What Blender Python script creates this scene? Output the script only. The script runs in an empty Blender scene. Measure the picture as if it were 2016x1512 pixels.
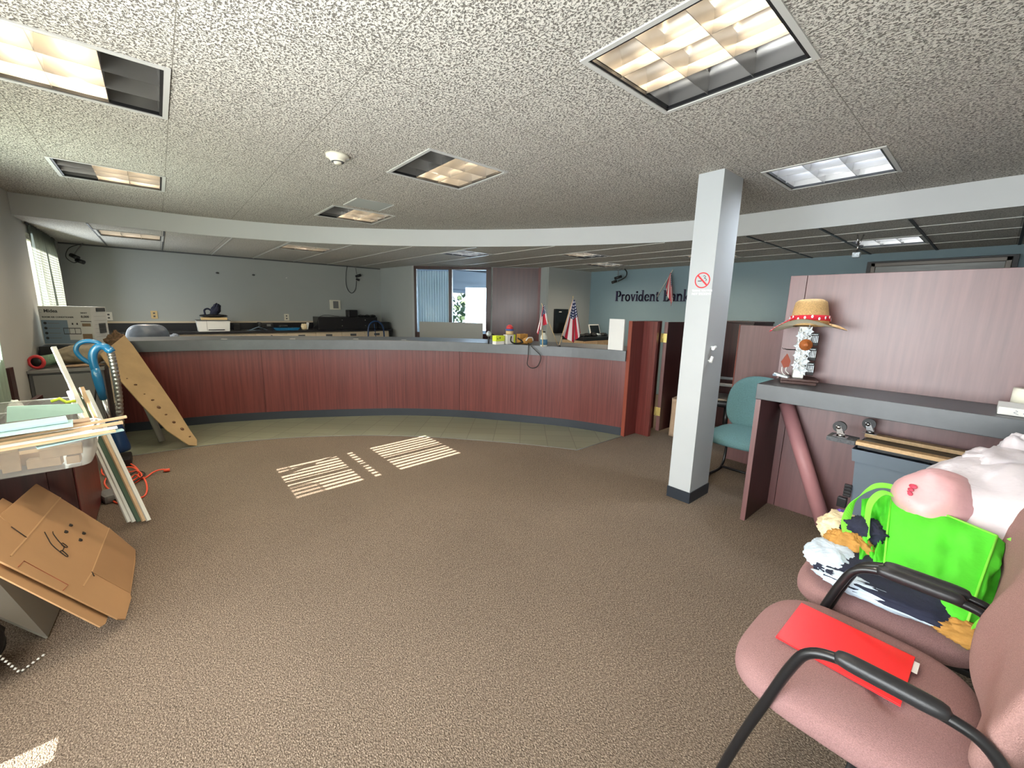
import bpy, bmesh, math, random
from mathutils import Vector, Matrix, noise
random.seed(7)
C = bpy.context.scene.collection
R = math.radians
# ------------------------------------------------------------------ camera
cam = bpy.data.cameras.new('camera'); cam.sensor_width = 36.0; cam.lens = 806.0/2016*36; cam.clip_start = .02
co = bpy.data.objects.new('camera', cam); C.objects.link(co)
yaw, pit, rol = R(49.3596), R(10.455), R(1.3516)
f = Vector((math.cos(pit)*math.cos(yaw), math.cos(pit)*math.sin(yaw), -math.sin(pit)))
r0 = Vector((math.sin(yaw), -math.cos(yaw), 0)); u0 = r0.cross(f)
rr = r0*math.cos(rol) + u0*math.sin(rol); uu = -r0*math.sin(rol) + u0*math.cos(rol)
m = Matrix((rr, uu, -f)).transposed().to_4x4(); m.translation = (0, 0, 1.45)
co.matrix_world = m
bpy.context.scene.camera = co
# ------------------------------------------------------------------ world, sun, daylight, exposure
w = bpy.data.worlds.new('world'); bpy.context.scene.world = w; w.use_nodes = True
bg = w.node_tree.nodes['Background']; bg.inputs[0].default_value = (.62, .78, 1, 1); bg.inputs[1].default_value = 1.0
def lamp(name, kind, loc, direction, energy, color, **k):
    l = bpy.data.lights.new(name, kind); l.energy = energy; l.color = color
    for a, b in k.items(): setattr(l, a, b)
    o = bpy.data.objects.new(name, l); C.objects.link(o); o.location = loc
    o.rotation_euler = Vector(direction).to_track_quat('-Z', 'Y').to_euler(); return o
el = R(32.4)
lamp('sun', 'SUN', (-5, 3, 4), (math.cos(el), .05, -math.sin(el)), 22, (1, .93, .82), angle=R(.22))
# daylight entering by the storefront glass along the left wall, the curtained side window and the rear office window
lamp('storefront_daylight', 'AREA', (-.86, .95, 1.25), (1, .10, .02), 29, (.80, .90, 1.0), shape='RECTANGLE', size=2.3, size_y=1.7, spread=R(135))
lamp('side_window_daylight', 'AREA', (-.80, 7.25, 1.5), (1, -.25, -.05), 9, (.85, .93, 1.0), shape='RECTANGLE', size=1.4, size_y=1.2)
lamp('mid_window_daylight', 'AREA', (-.84, 4.4, 1.35), (1, -.35, .45), 17, (.90, 1.0, .90), shape='RECTANGLE', size=.6, size_y=1.2)
lamp('rear_office_daylight', 'AREA', (7.4, 9.2, 1.4), (-.7, -.7, 0), 40, (.55, .78, 1.0), shape='RECTANGLE', size=2.0, size_y=1.2)
vs = bpy.context.scene.view_settings
vs.view_transform = 'Standard'; vs.look = 'None'; vs.gamma = 1; vs.use_curve_mapping = False; vs.exposure = 1.15
# ------------------------------------------------------------------ materials
def srgb(c):
    return tuple((v/12.92 if v <= .04045 else ((v+.055)/1.055)**2.4) for v in [x/255 for x in c]) + (1,)
def mat(name, col, rough=.6, metal=0, spec=.5, alpha=1, emit=None, es=0, trans=0, bump=None, var=None, coat=0, wood=None, sub=0):
    m = bpy.data.materials.new(name); m.use_nodes = True; nt = m.node_tree; b = nt.nodes['Principled BSDF']
    c = srgb(col); b.inputs['Base Color'].default_value = c
    b.inputs['Roughness'].default_value = rough; b.inputs['Metallic'].default_value = metal
    b.inputs['Specular IOR Level'].default_value = spec; b.inputs['Alpha'].default_value = alpha
    b.inputs['Transmission Weight'].default_value = trans; b.inputs['Coat Weight'].default_value = coat
    if emit: b.inputs['Emission Color'].default_value = srgb(emit); b.inputs['Emission Strength'].default_value = es
    tc = nt.nodes.new('ShaderNodeTexCoord')
    def noi(scale, detail=3, stretch=None, rough_=.6):
        n = nt.nodes.new('ShaderNodeTexNoise'); n.inputs['Scale'].default_value = scale; n.inputs['Detail'].default_value = detail; n.inputs['Roughness'].default_value = rough_
        mp = nt.nodes.new('ShaderNodeMapping'); mp.inputs['Scale'].default_value = stretch or (1, 1, 1)
        nt.links.new(tc.outputs['Object'], mp.inputs[0]); nt.links.new(mp.outputs[0], n.inputs['Vector']); return n
    if var:      # (scale, amount, stretch) brightness wear
        n = noi(var[0], 4, var[2] if len(var) > 2 else None)
        mx = nt.nodes.new('ShaderNodeMix'); mx.data_type = 'RGBA'
        k = 1-var[1]; mx.inputs[6].default_value = (c[0]*k, c[1]*k, c[2]*k, 1); k = 1+var[1]; mx.inputs[7].default_value = (min(1, c[0]*k), min(1, c[1]*k), min(1, c[2]*k), 1)
        rp = nt.nodes.new('ShaderNodeMapRange'); rp.inputs[1].default_value = .3; rp.inputs[2].default_value = .7
        nt.links.new(n.outputs[0], rp.inputs[0]); nt.links.new(rp.outputs[0], mx.inputs[0]); nt.links.new(mx.outputs[2], b.inputs['Base Color'])
    if bump:     # (scale, strength, stretch)
        n = noi(bump[0], 3, bump[2] if len(bump) > 2 else None); bp = nt.nodes.new('ShaderNodeBump'); bp.inputs['Strength'].default_value = bump[1]; bp.inputs['Distance'].default_value = .01
        nt.links.new(n.outputs[0], bp.inputs['Height']); nt.links.new(bp.outputs[0], b.inputs['Normal'])
    return m
M = {}
M['wall'] = mat('painted wall', (176, 176, 170), .7, var=(1.2, .03), bump=(60, .05))
M['wall_back'] = mat('grey painted wall', (164, 168, 165), .7, var=(1.2, .03), bump=(60, .05))
M['soffit'] = mat('soffit paint', (196, 198, 198), .55, var=(1, .03))
M['teal_wall'] = mat('teal painted wall', (124, 146, 154), .6, var=(1, .04))
M['colpaint'] = mat('column paint', (176, 180, 182), .5, var=(2, .03))
M['black'] = mat('black plastic', (22, 22, 24), .4, bump=(90, .05))
M['vinyl'] = mat('dark vinyl base', (38, 44, 52), .4, var=(3, .1))
M['white'] = mat('white plastic', (225, 225, 220), .4)
M['offwhite'] = mat('cream plastic', (222, 218, 200), .45)
M['frame'] = mat('light frame metal', (190, 190, 186), .45)
M['darkreveal'] = mat('dark light reveal', (18, 18, 20), .4)
M['louver'] = mat('parabolic louver aluminium', (175, 173, 170), .3, metal=.95, var=(6, .05))
M['channel'] = mat('channel reflector', (165, 163, 160), .3, metal=.95)
M['tube'] = mat('lit tube', (255, 240, 215), .5, emit=(255, 230, 192), es=24)
M['tube_cool'] = mat('cool lit tube', (255, 255, 255), .5, emit=(226, 238, 255), es=20)
M['tube_off'] = mat('dark tube', (150, 150, 150), .4)
M['slate'] = mat('slate laminate', (60, 65, 70), .42, spec=.9, var=(7, .16), bump=(30, .04))
M['blacktop'] = mat('black laminate', (30, 30, 34), .3, var=(8, .1))
M['cream'] = mat('cream laminate', (205, 190, 165), .5, var=(5, .05, (1, 1, 8)))
M['greymetal'] = mat('grey metal', (118, 118, 116), .45, var=(4, .06))
M['greydark'] = mat('dark grey metal', (82, 83, 84), .45)
M['chrome'] = mat('chrome', (200, 200, 200), .18, metal=1)
M['steel'] = mat('brushed steel', (170, 168, 162), .3, metal=.9, bump=(200, .03, (1, 1, .05)))
M['darksteel'] = mat('dark reflective picture glass', (92, 92, 90), .35, metal=.7, var=(2, .35, (1, .6, 6)))
M['brass'] = mat('brass hinge', (226, 205, 130), .3, metal=.7)
M['bluepl'] = mat('blue glossy plastic', (26, 104, 150), .22, coat=.5)
M['darkblue'] = mat('dark blue plastic', (20, 52, 92), .3)
M['orange'] = mat('orange cord', (232, 84, 52), .45)
M['cord'] = mat('black cord', (18, 18, 18), .5)
M['whitecord'] = mat('white cord', (205, 200, 190), .5)
M['card'] = mat('cardboard', (180, 140, 98), .75, var=(3, .06), bump=(60, .05, (1, .1, 1)))
M['carddark'] = mat('cardboard flap', (160, 122, 84), .75, var=(3, .06))
M['cardedge'] = mat('cardboard edge', (150, 112, 80), .85)
M['cardcrease'] = mat('cardboard crease', (198, 158, 114), .75)
M['matteblack'] = mat('matte black bag', (9, 9, 10), .85)
M['ink'] = mat('black ink', (35, 28, 22), .7)
M['redink'] = mat('faded red ink', (150, 72, 48), .8)
M['foam'] = mat('grey foam board', (140, 138, 130), .7)
M['paper'] = mat('paper', (225, 224, 220), .8)
M['red'] = mat('red folder plastic', (236, 40, 44), .35, var=(6, .03))
M['mauve'] = mat('mauve woven fabric', (158, 122, 120), .92, spec=.2, bump=(420, .6), var=(380, .22))
M['mauve2'] = mat('mauve woven back fabric', (162, 126, 120), .92, spec=.2, bump=(420, .6), var=(380, .22))
M['seam'] = mat('dark seam', (70, 45, 42), .9)
M['armrubber'] = mat('black arm pad', (34, 34, 36), .38, bump=(300, .08))
M['armtube'] = mat('black steel tube', (24, 24, 26), .3)
M['teal'] = mat('teal fabric', (100, 134, 136), .9, spec=.2, bump=(260, .5), var=(120, .12))
M['green'] = mat('lime green nonwoven', (84, 205, 50), .65, spec=.25, bump=(22, .5), var=(8, .08))
M['greenedge'] = mat('lime green binding', (132, 232, 72), .65, spec=.25)
M['plasticbag'] = mat('white plastic bag', (205, 198, 202), .35, bump=(14, .7), var=(7, .04))
M['pinkbag'] = mat('pink plastic bag', (206, 160, 162), .4, bump=(12, .5), var=(8, .10))
M['pinkred'] = mat('red print', (196, 60, 84), .5)
M['lightblue'] = mat('pale blue cloth', (196, 212, 226), .85, bump=(30, .4), var=(14, .08))
M['navy'] = mat('navy cloth', (28, 32, 52), .85, bump=(30, .5), var=(18, .2))
M['mustard'] = mat('mustard cloth', (176, 128, 60), .85, bump=(40, .5), var=(18, .2))
M['floral'] = mat('cream floral cloth', (224, 206, 168), .85, bump=(40, .4), var=(40, .22))
M['purple'] = mat('purple cloth', (104, 78, 170), .85)
M['tote'] = mat('grey blue tote plastic', (106, 118, 130), .38, var=(4, .06))
M['softwood'] = mat('pale pine', (205, 172, 130), .65, var=(9, .12, (1, 8, 8)))
M['pine_dark'] = mat('dark pine', (120, 92, 66), .7)
M['greycarpet'] = mat('grey carpet padding', (100, 102, 106), .95, bump=(200, .6), var=(90, .25))
M['maroontube'] = mat('maroon paper roll', (176, 124, 126), .5, var=(5, .05))
M['kraft'] = mat('kraft paper', (178, 150, 124), .8, bump=(14, .5), var=(12, .08))
M['straw'] = mat('straw', (204, 166, 112), .75, bump=(160, .8), var=(150, .22))
M['brimunder'] = mat('brim underside', (214, 208, 184), .75, var=(60, .05))  # cream made brighter to stand for light bounced up under the brim
M['bandana'] = mat('red bandana', (206, 34, 54), .8)
M['brownleather'] = mat('tan leather', (168, 96, 48), .5, var=(30, .2))
M['rust'] = mat('rust brown leather', (140, 62, 38), .6)
M['silver'] = mat('silver trinket', (196, 204, 208), .3, metal=.5, var=(60, .4), bump=(80, .6))
M['darkwood'] = mat('dark brown base', (78, 54, 50), .4)
M['cushion'] = mat('grey glossy vinyl', (92, 100, 112), .28, var=(5, .25, (1, 3, 1)))
M['drywall'] = mat('white gypsum', (222, 224, 216), .85, var=(12, .05))
M['mintboard'] = mat('mint gypsum board', (168, 204, 190), .8, var=(9, .05))
M['aquaboard'] = mat('pale aqua gypsum face', (176, 212, 214), .8, var=(9, .05))
M['greenboard'] = mat('dark green edge', (70, 92, 76), .8)
M['lathtan'] = mat('tan wood strip', (206, 176, 140), .75, var=(20, .1))
M['beigecloth'] = mat('beige canvas', (142, 132, 112), .9, bump=(20, .7), var=(14, .14))
M['fur'] = mat('brown shag', (112, 88, 66), .95, bump=(60, 1), var=(50, .4))
M['mesh'] = mat('green mesh roll', (112, 142, 118), .85, bump=(100, .6), var=(60, .2))
M['redplastic'] = mat('red plastic ring', (206, 62, 66), .4)
M['yellow'] = mat('lime yellow card', (206, 222, 60), .5)
M['tan'] = mat('masking tape', (206, 180, 130), .6)
M['bluetape'] = mat('blue tape', (66, 84, 150), .5)
M['bottle'] = mat('milky bottle', (205, 208, 200), .4)
M['bluelabel'] = mat('blue label', (70, 116, 146), .5)
M['laptop'] = mat('dark screen', (14, 14, 16), .15)
M['hedge'] = mat('outdoor foliage', (70, 90, 62), .9, var=(8, .5))
M['bright'] = mat('rear office paint', (188, 206, 222), .8)
M['ground_out'] = mat('outdoor paving', (150, 158, 140), .9, var=(2, .1))
M['plywood'] = mat('stained hardboard', (160, 134, 94), .7, var=(4, .14))
M['oldstain'] = mat('rust stain', (92, 62, 34), .8)
M['pewter'] = mat('pewter frame', (96, 90, 84), .35, metal=.5)
M['glass'] = mat('window glass', (255, 255, 255), .02, trans=1, spec=.5); M['glass'].node_tree.nodes['Principled BSDF'].inputs['IOR'].default_value = 1.08
M['sign_purple'] = mat('dark purple letters', (34, 22, 58), .4)
M['signred'] = mat('sign red', (206, 34, 44), .5)
M['litwoodedge'] = mat('lit wood edge tone', (140, 68, 52), .4)  # wood tone raised for ends that catch the window light
M['letterwhite'] = mat('white lettering', (240, 242, 244), .5)
M['boxprint'] = mat('white printed carton', (196, 198, 194), .6)
M['boxblue'] = mat('carton blue print', (120, 140, 156), .6)
M['boxdark'] = mat('carton dark print', (58, 60, 62), .6)
M['boxbrown'] = mat('carton photo print', (128, 108, 84), .6)
M['wallart'] = mat('wall picture', (96, 84, 80), .6, var=(8, .3))
def clearplastic():
    m = bpy.data.materials.new('clear tub plastic'); m.use_nodes = True; nt = m.node_tree; nt.nodes.clear()
    o = nt.nodes.new('ShaderNodeOutputMaterial'); mx = nt.nodes.new('ShaderNodeMixShader'); t = nt.nodes.new('ShaderNodeBsdfTransparent')
    t.inputs[0].default_value = (.93, .93, .92, 1); p = nt.nodes.new('ShaderNodeBsdfPrincipled'); p.inputs['Base Color'].default_value = srgb((200, 200, 198)); p.inputs['Roughness'].default_value = .25
    fr = nt.nodes.new('ShaderNodeLayerWeight'); fr.inputs[0].default_value = .35; ad = nt.nodes.new('ShaderNodeMath'); ad.operation = 'MULTIPLY_ADD'; ad.inputs[1].default_value = .6; ad.inputs[2].default_value = .30
    nt.links.new(fr.outputs['Facing'], ad.inputs[0]); nt.links.new(ad.outputs[0], mx.inputs[0]); nt.links.new(t.outputs[0], mx.inputs[1]); nt.links.new(p.outputs[0], mx.inputs[2]); nt.links.new(mx.outputs[0], o.inputs[0]); return m
M['clear'] = clearplastic()
def sheer(name, col, thin):
    m = bpy.data.materials.new(name); m.use_nodes = True; nt = m.node_tree; nt.nodes.clear()
    o = nt.nodes.new('ShaderNodeOutputMaterial'); d = nt.nodes.new('ShaderNodeBsdfDiffuse'); t = nt.nodes.new('ShaderNodeBsdfTranslucent'); tr = nt.nodes.new('ShaderNodeBsdfTransparent')
    for n in (d, t): n.inputs[0].default_value = srgb(col)
    a = nt.nodes.new('ShaderNodeMixShader'); a.inputs[0].default_value = .6; b = nt.nodes.new('ShaderNodeMixShader'); b.inputs[0].default_value = thin
    nt.links.new(d.outputs[0], a.inputs[1]); nt.links.new(t.outputs[0], a.inputs[2]); nt.links.new(a.outputs[0], b.inputs[1]); nt.links.new(tr.outputs[0], b.inputs[2]); nt.links.new(b.outputs[0], o.inputs[0]); return m
M['sheer'] = sheer('sheer curtain', (112, 118, 112), .03)
M['sheer3'] = sheer('mint curtain', (190, 206, 190), 0)
M['sheer2'] = sheer('thin sheer curtain', (208, 222, 220), .38)
M['shade'] = sheer('sun blocking shade', (226, 228, 230), .0)
def woodmat(name, dark, light, axis=2, rough=.36, scale=1.0):
    m = bpy.data.materials.new(name); m.use_nodes = True; nt = m.node_tree; b = nt.nodes['Principled BSDF']
    tc = nt.nodes.new('ShaderNodeTexCoord'); mp = nt.nodes.new('ShaderNodeMapping'); s = [45*scale]*3; s[axis] = 1.2; mp.inputs['Scale'].default_value = s
    n = nt.nodes.new('ShaderNodeTexNoise'); n.inputs['Scale'].default_value = 1; n.inputs['Detail'].default_value = 6; n.inputs['Roughness'].default_value = .65
    cr = nt.nodes.new('ShaderNodeValToRGB'); cr.color_ramp.elements[0].position = .3; cr.color_ramp.elements[0].color = srgb(dark); cr.color_ramp.elements[1].position = .7; cr.color_ramp.elements[1].color = srgb(light)
    n2 = nt.nodes.new('ShaderNodeTexNoise'); n2.inputs['Scale'].default_value = 1.5
    rg = nt.nodes.new('ShaderNodeMapRange'); rg.inputs[3].default_value = rough-.05; rg.inputs[4].default_value = rough+.1
    nt.links.new(tc.outputs['Object'], mp.inputs[0]); nt.links.new(mp.outputs[0], n.inputs['Vector']); nt.links.new(n.outputs[0], cr.inputs[0]); nt.links.new(cr.outputs[0], b.inputs['Base Color'])
    nt.links.new(tc.outputs['Object'], n2.inputs['Vector']); nt.links.new(n2.outputs[0], rg.inputs[0]); nt.links.new(rg.outputs[0], b.inputs['Roughness']); return m
M['mahog'] = woodmat('mahogany laminate', (84, 34, 30), (118, 54, 48))
M['mahog_pink'] = woodmat('mauve mahogany laminate', (96, 60, 60), (118, 78, 77), rough=.40, scale=.5)
M['mahog_pink'].node_tree.nodes['Principled BSDF'].inputs['Specular IOR Level'].default_value = .95
M['mahog_dark'] = woodmat('dark mahogany', (42, 18, 16), (66, 30, 26))
M['mahog_door'] = woodmat('brown door laminate', (66, 34, 32), (84, 48, 44), rough=.3, scale=.4)
def carpet():
    m = bpy.data.materials.new('brown loop carpet'); m.use_nodes = True; nt = m.node_tree; b = nt.nodes['Principled BSDF']; b.inputs['Roughness'].default_value = .95; b.inputs['Specular IOR Level'].default_value = .15
    tc = nt.nodes.new('ShaderNodeTexCoord')
    v = nt.nodes.new('ShaderNodeTexVoronoi'); v.inputs['Scale'].default_value = 240; mp = nt.nodes.new('ShaderNodeMapping'); mp.inputs['Scale'].default_value = (1, .7, 1); mp.inputs['Rotation'].default_value = (0, 0, .6)
    nt.links.new(tc.outputs['Object'], mp.inputs[0]); nt.links.new(mp.outputs[0], v.inputs['Vector'])
    n = nt.nodes.new('ShaderNodeTexNoise'); n.inputs['Scale'].default_value = 210; n.inputs['Detail'].default_value = 3; n.inputs['Roughness'].default_value = .75; nt.links.new(mp.outputs[0], n.inputs['Vector'])
    big = nt.nodes.new('ShaderNodeTexNoise'); big.inputs['Scale'].default_value = .9; big.inputs['Detail'].default_value = 5; nt.links.new(tc.outputs['Object'], big.inputs['Vector'])
    cr = nt.nodes.new('ShaderNodeValToRGB'); e = cr.color_ramp.elements; e[0].position = .30; e[0].color = srgb((46, 40, 36)); e[1].position = .72; e[1].color = srgb((196, 180, 162))
    x = cr.color_ramp.elements.new(.5); x.color = srgb((128, 112, 97))
    nt.links.new(n.outputs[0], cr.inputs[0])
    mx = nt.nodes.new('ShaderNodeMix'); mx.data_type = 'RGBA'; mx.blend_type = 'MULTIPLY'; mx.inputs[0].default_value = 1
    mr = nt.nodes.new('ShaderNodeMapRange'); mr.inputs[1].default_value = 0; mr.inputs[2].default_value = .7; mr.inputs[3].default_value = 1.05; mr.inputs[4].default_value = .62
    nt.links.new(v.outputs['Distance'], mr.inputs[0]); nt.links.new(cr.outputs[0], mx.inputs[6]); nt.links.new(mr.outputs[0], mx.inputs[7])
    mb = nt.nodes.new('ShaderNodeMix'); mb.data_type = 'RGBA'; mb.blend_type = 'MULTIPLY'; mb.inputs[0].default_value = 1
    m2 = nt.nodes.new('ShaderNodeMapRange'); m2.inputs[1].default_value = .3; m2.inputs[2].default_value = .7; m2.inputs[3].default_value = .88; m2.inputs[4].default_value = 1.06
    nt.links.new(big.outputs[0], m2.inputs[0]); nt.links.new(mx.outputs[2], mb.inputs[6]); nt.links.new(m2.outputs[0], mb.inputs[7]); nt.links.new(mb.outputs[2], b.inputs['Base Color'])
    bp = nt.nodes.new('ShaderNodeBump'); bp.inputs['Strength'].default_value = .8; bp.inputs['Distance'].default_value = .004; nt.links.new(v.outputs['Distance'], bp.inputs['Height']); bp.invert = True; nt.links.new(bp.outputs[0], b.inputs['Normal']); return m
M['carpet'] = carpet()
def ceilmat(name, base, pit, sc, grid, lw, lo=.40, hi=.50, gdark=(60, 60, 58), bd=.012):
    m = bpy.data.materials.new(name); m.use_nodes = True; nt = m.node_tree; b = nt.nodes['Principled BSDF']; b.inputs['Roughness'].default_value = .9; b.inputs['Specular IOR Level'].default_value = .2
    tc = nt.nodes.new('ShaderNodeTexCoord')
    mp = nt.nodes.new('ShaderNodeMapping'); mp.inputs['Scale'].default_value = (1, .75, 1); nt.links.new(tc.outputs['Object'], mp.inputs[0])
    n = nt.nodes.new('ShaderNodeTexNoise'); n.inputs['Scale'].default_value = sc; n.inputs['Detail'].default_value = 2.5; n.inputs['Roughness'].default_value = .6; n.inputs['Distortion'].default_value = .7; nt.links.new(mp.outputs[0], n.inputs['Vector'])
    mr = nt.nodes.new('ShaderNodeMapRange'); mr.inputs[1].default_value = lo; mr.inputs[2].default_value = hi; nt.links.new(n.outputs[0], mr.inputs[0])
    mx = nt.nodes.new('ShaderNodeMix'); mx.data_type = 'RGBA'; mx.inputs[6].default_value = srgb(pit); mx.inputs[7].default_value = srgb(base); nt.links.new(mr.outputs[0], mx.inputs[0])
    sx = nt.nodes.new('ShaderNodeSeparateXYZ'); nt.links.new(tc.outputs['Object'], sx.inputs[0])
    outs = []
    for ax, (off, per) in (('X', grid[0]), ('Y', grid[1])):
        a = nt.nodes.new('ShaderNodeMath'); a.operation = 'SUBTRACT'; a.inputs[1].default_value = off; nt.links.new(sx.outputs[ax], a.inputs[0])
        d = nt.nodes.new('ShaderNodeMath'); d.operation = 'PINGPONG'; d.inputs[1].default_value = per/2; nt.links.new(a.outputs[0], d.inputs[0])
        l = nt.nodes.new('ShaderNodeMath'); l.operation = 'LESS_THAN'; l.inputs[1].default_value = lw; nt.links.new(d.outputs[0], l.inputs[0]); outs.append(l)
    mm = nt.nodes.new('ShaderNodeMath'); mm.operation = 'MAXIMUM'; nt.links.new(outs[0].outputs[0], mm.inputs[0]); nt.links.new(outs[1].outputs[0], mm.inputs[1])
    m3 = nt.nodes.new('ShaderNodeMix'); m3.data_type = 'RGBA'; nt.links.new(mm.outputs[0], m3.inputs[0]); nt.links.new(mx.outputs[2], m3.inputs[6]); m3.inputs[7].default_value = srgb(gdark); nt.links.new(m3.outputs[2], b.inputs['Base Color'])
    bp = nt.nodes.new('ShaderNodeBump'); bp.inputs['Strength'].default_value = .9; bp.inputs['Distance'].default_value = bd; nt.links.new(mr.outputs[0], bp.inputs['Height']); nt.links.new(bp.outputs[0], b.inputs['Normal']); return m
M['ceil'] = ceilmat('rough plaster tile ceiling', (208, 204, 195), (118, 113, 106), 125, ((1.37, .612), (.60, .612)), .0018, gdark=(140, 136, 126))
M['lowceil'] = ceilmat('speckled drop ceiling', (206, 204, 196), (152, 148, 140), 130, ((.12, .585), (0, 50)), .003, gdark=(150, 148, 140), bd=.004)
def tilemat():
    m = bpy.data.materials.new('green grey floor tile'); m.use_nodes = True; nt = m.node_tree; b = nt.nodes['Principled BSDF']; b.inputs['Roughness'].default_value = .38
    tc = nt.nodes.new('ShaderNodeTexCoord'); mp = nt.nodes.new('ShaderNodeMapping'); mp.inputs['Rotation'].default_value = (0, 0, R(42)); nt.links.new(tc.outputs['Object'], mp.inputs[0])
    br = nt.nodes.new('ShaderNodeTexBrick'); br.offset = .0; br.inputs['Scale'].default_value = 1; br.inputs['Brick Width'].default_value = .3; br.inputs['Row Height'].default_value = .2; br.inputs['Mortar Size'].default_value = .004
    br.inputs['Color1'].default_value = srgb((122, 124, 104)); br.inputs['Color2'].default_value = srgb((112, 115, 97)); br.inputs['Mortar'].default_value = srgb((88, 88, 76)); nt.links.new(mp.outputs[0], br.inputs['Vector']); nt.links.new(br.outputs[0], b.inputs['Base Color']); return m
M['tile'] = tilemat()
def flagmat():
    m = bpy.data.materials.new('stars and stripes cloth'); m.use_nodes = True; nt = m.node_tree; b = nt.nodes['Principled BSDF']; b.inputs['Roughness'].default_value = .8
    uv = nt.nodes.new('ShaderNodeUVMap'); sx = nt.nodes.new('ShaderNodeSeparateXYZ'); nt.links.new(uv.outputs[0], sx.inputs[0])
    def mth(op, a, bb=None):
        n = nt.nodes.new('ShaderNodeMath'); n.operation = op
        for i, v in enumerate((a, bb)):
            if v is None: continue
            if isinstance(v, (int, float)): n.inputs[i].default_value = v
            else: nt.links.new(v, n.inputs[i])
        return n.outputs[0]
    U, V = sx.outputs[0], sx.outputs[1]
    st = mth('LESS_THAN', mth('FRACT', mth('MULTIPLY', V, 6.5)), .5)
    can = mth('MULTIPLY', mth('LESS_THAN', U, .4), mth('GREATER_THAN', V, .4615))
    def mixc(fac, a, bb):
        n = nt.nodes.new('ShaderNodeMix'); n.data_type = 'RGBA'; nt.links.new(fac, n.inputs[0])
        for i, v in ((6, a), (7, bb)):
            if isinstance(v, tuple): n.inputs[i].default_value = v
            else: nt.links.new(v, n.inputs[i])
        return n.outputs[2]
    c1 = mixc(st, srgb((236, 222, 220)), srgb((190, 34, 56)))
    fu = mth('SUBTRACT', mth('FRACT', mth('MULTIPLY', U, 15)), .5); fv = mth('SUBTRACT', mth('FRACT', mth('MULTIPLY', V, 12)), .5)
    star = mth('LESS_THAN', mth('ADD', mth('MULTIPLY', fu, fu), mth('MULTIPLY', fv, fv)), .075)
    c2 = mixc(star, srgb((32, 44, 86)), srgb((226, 228, 234)))
    nt.links.new(mixc(can, c1, c2), b.inputs['Base Color']); return m
M['flag'] = flagmat()
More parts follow.
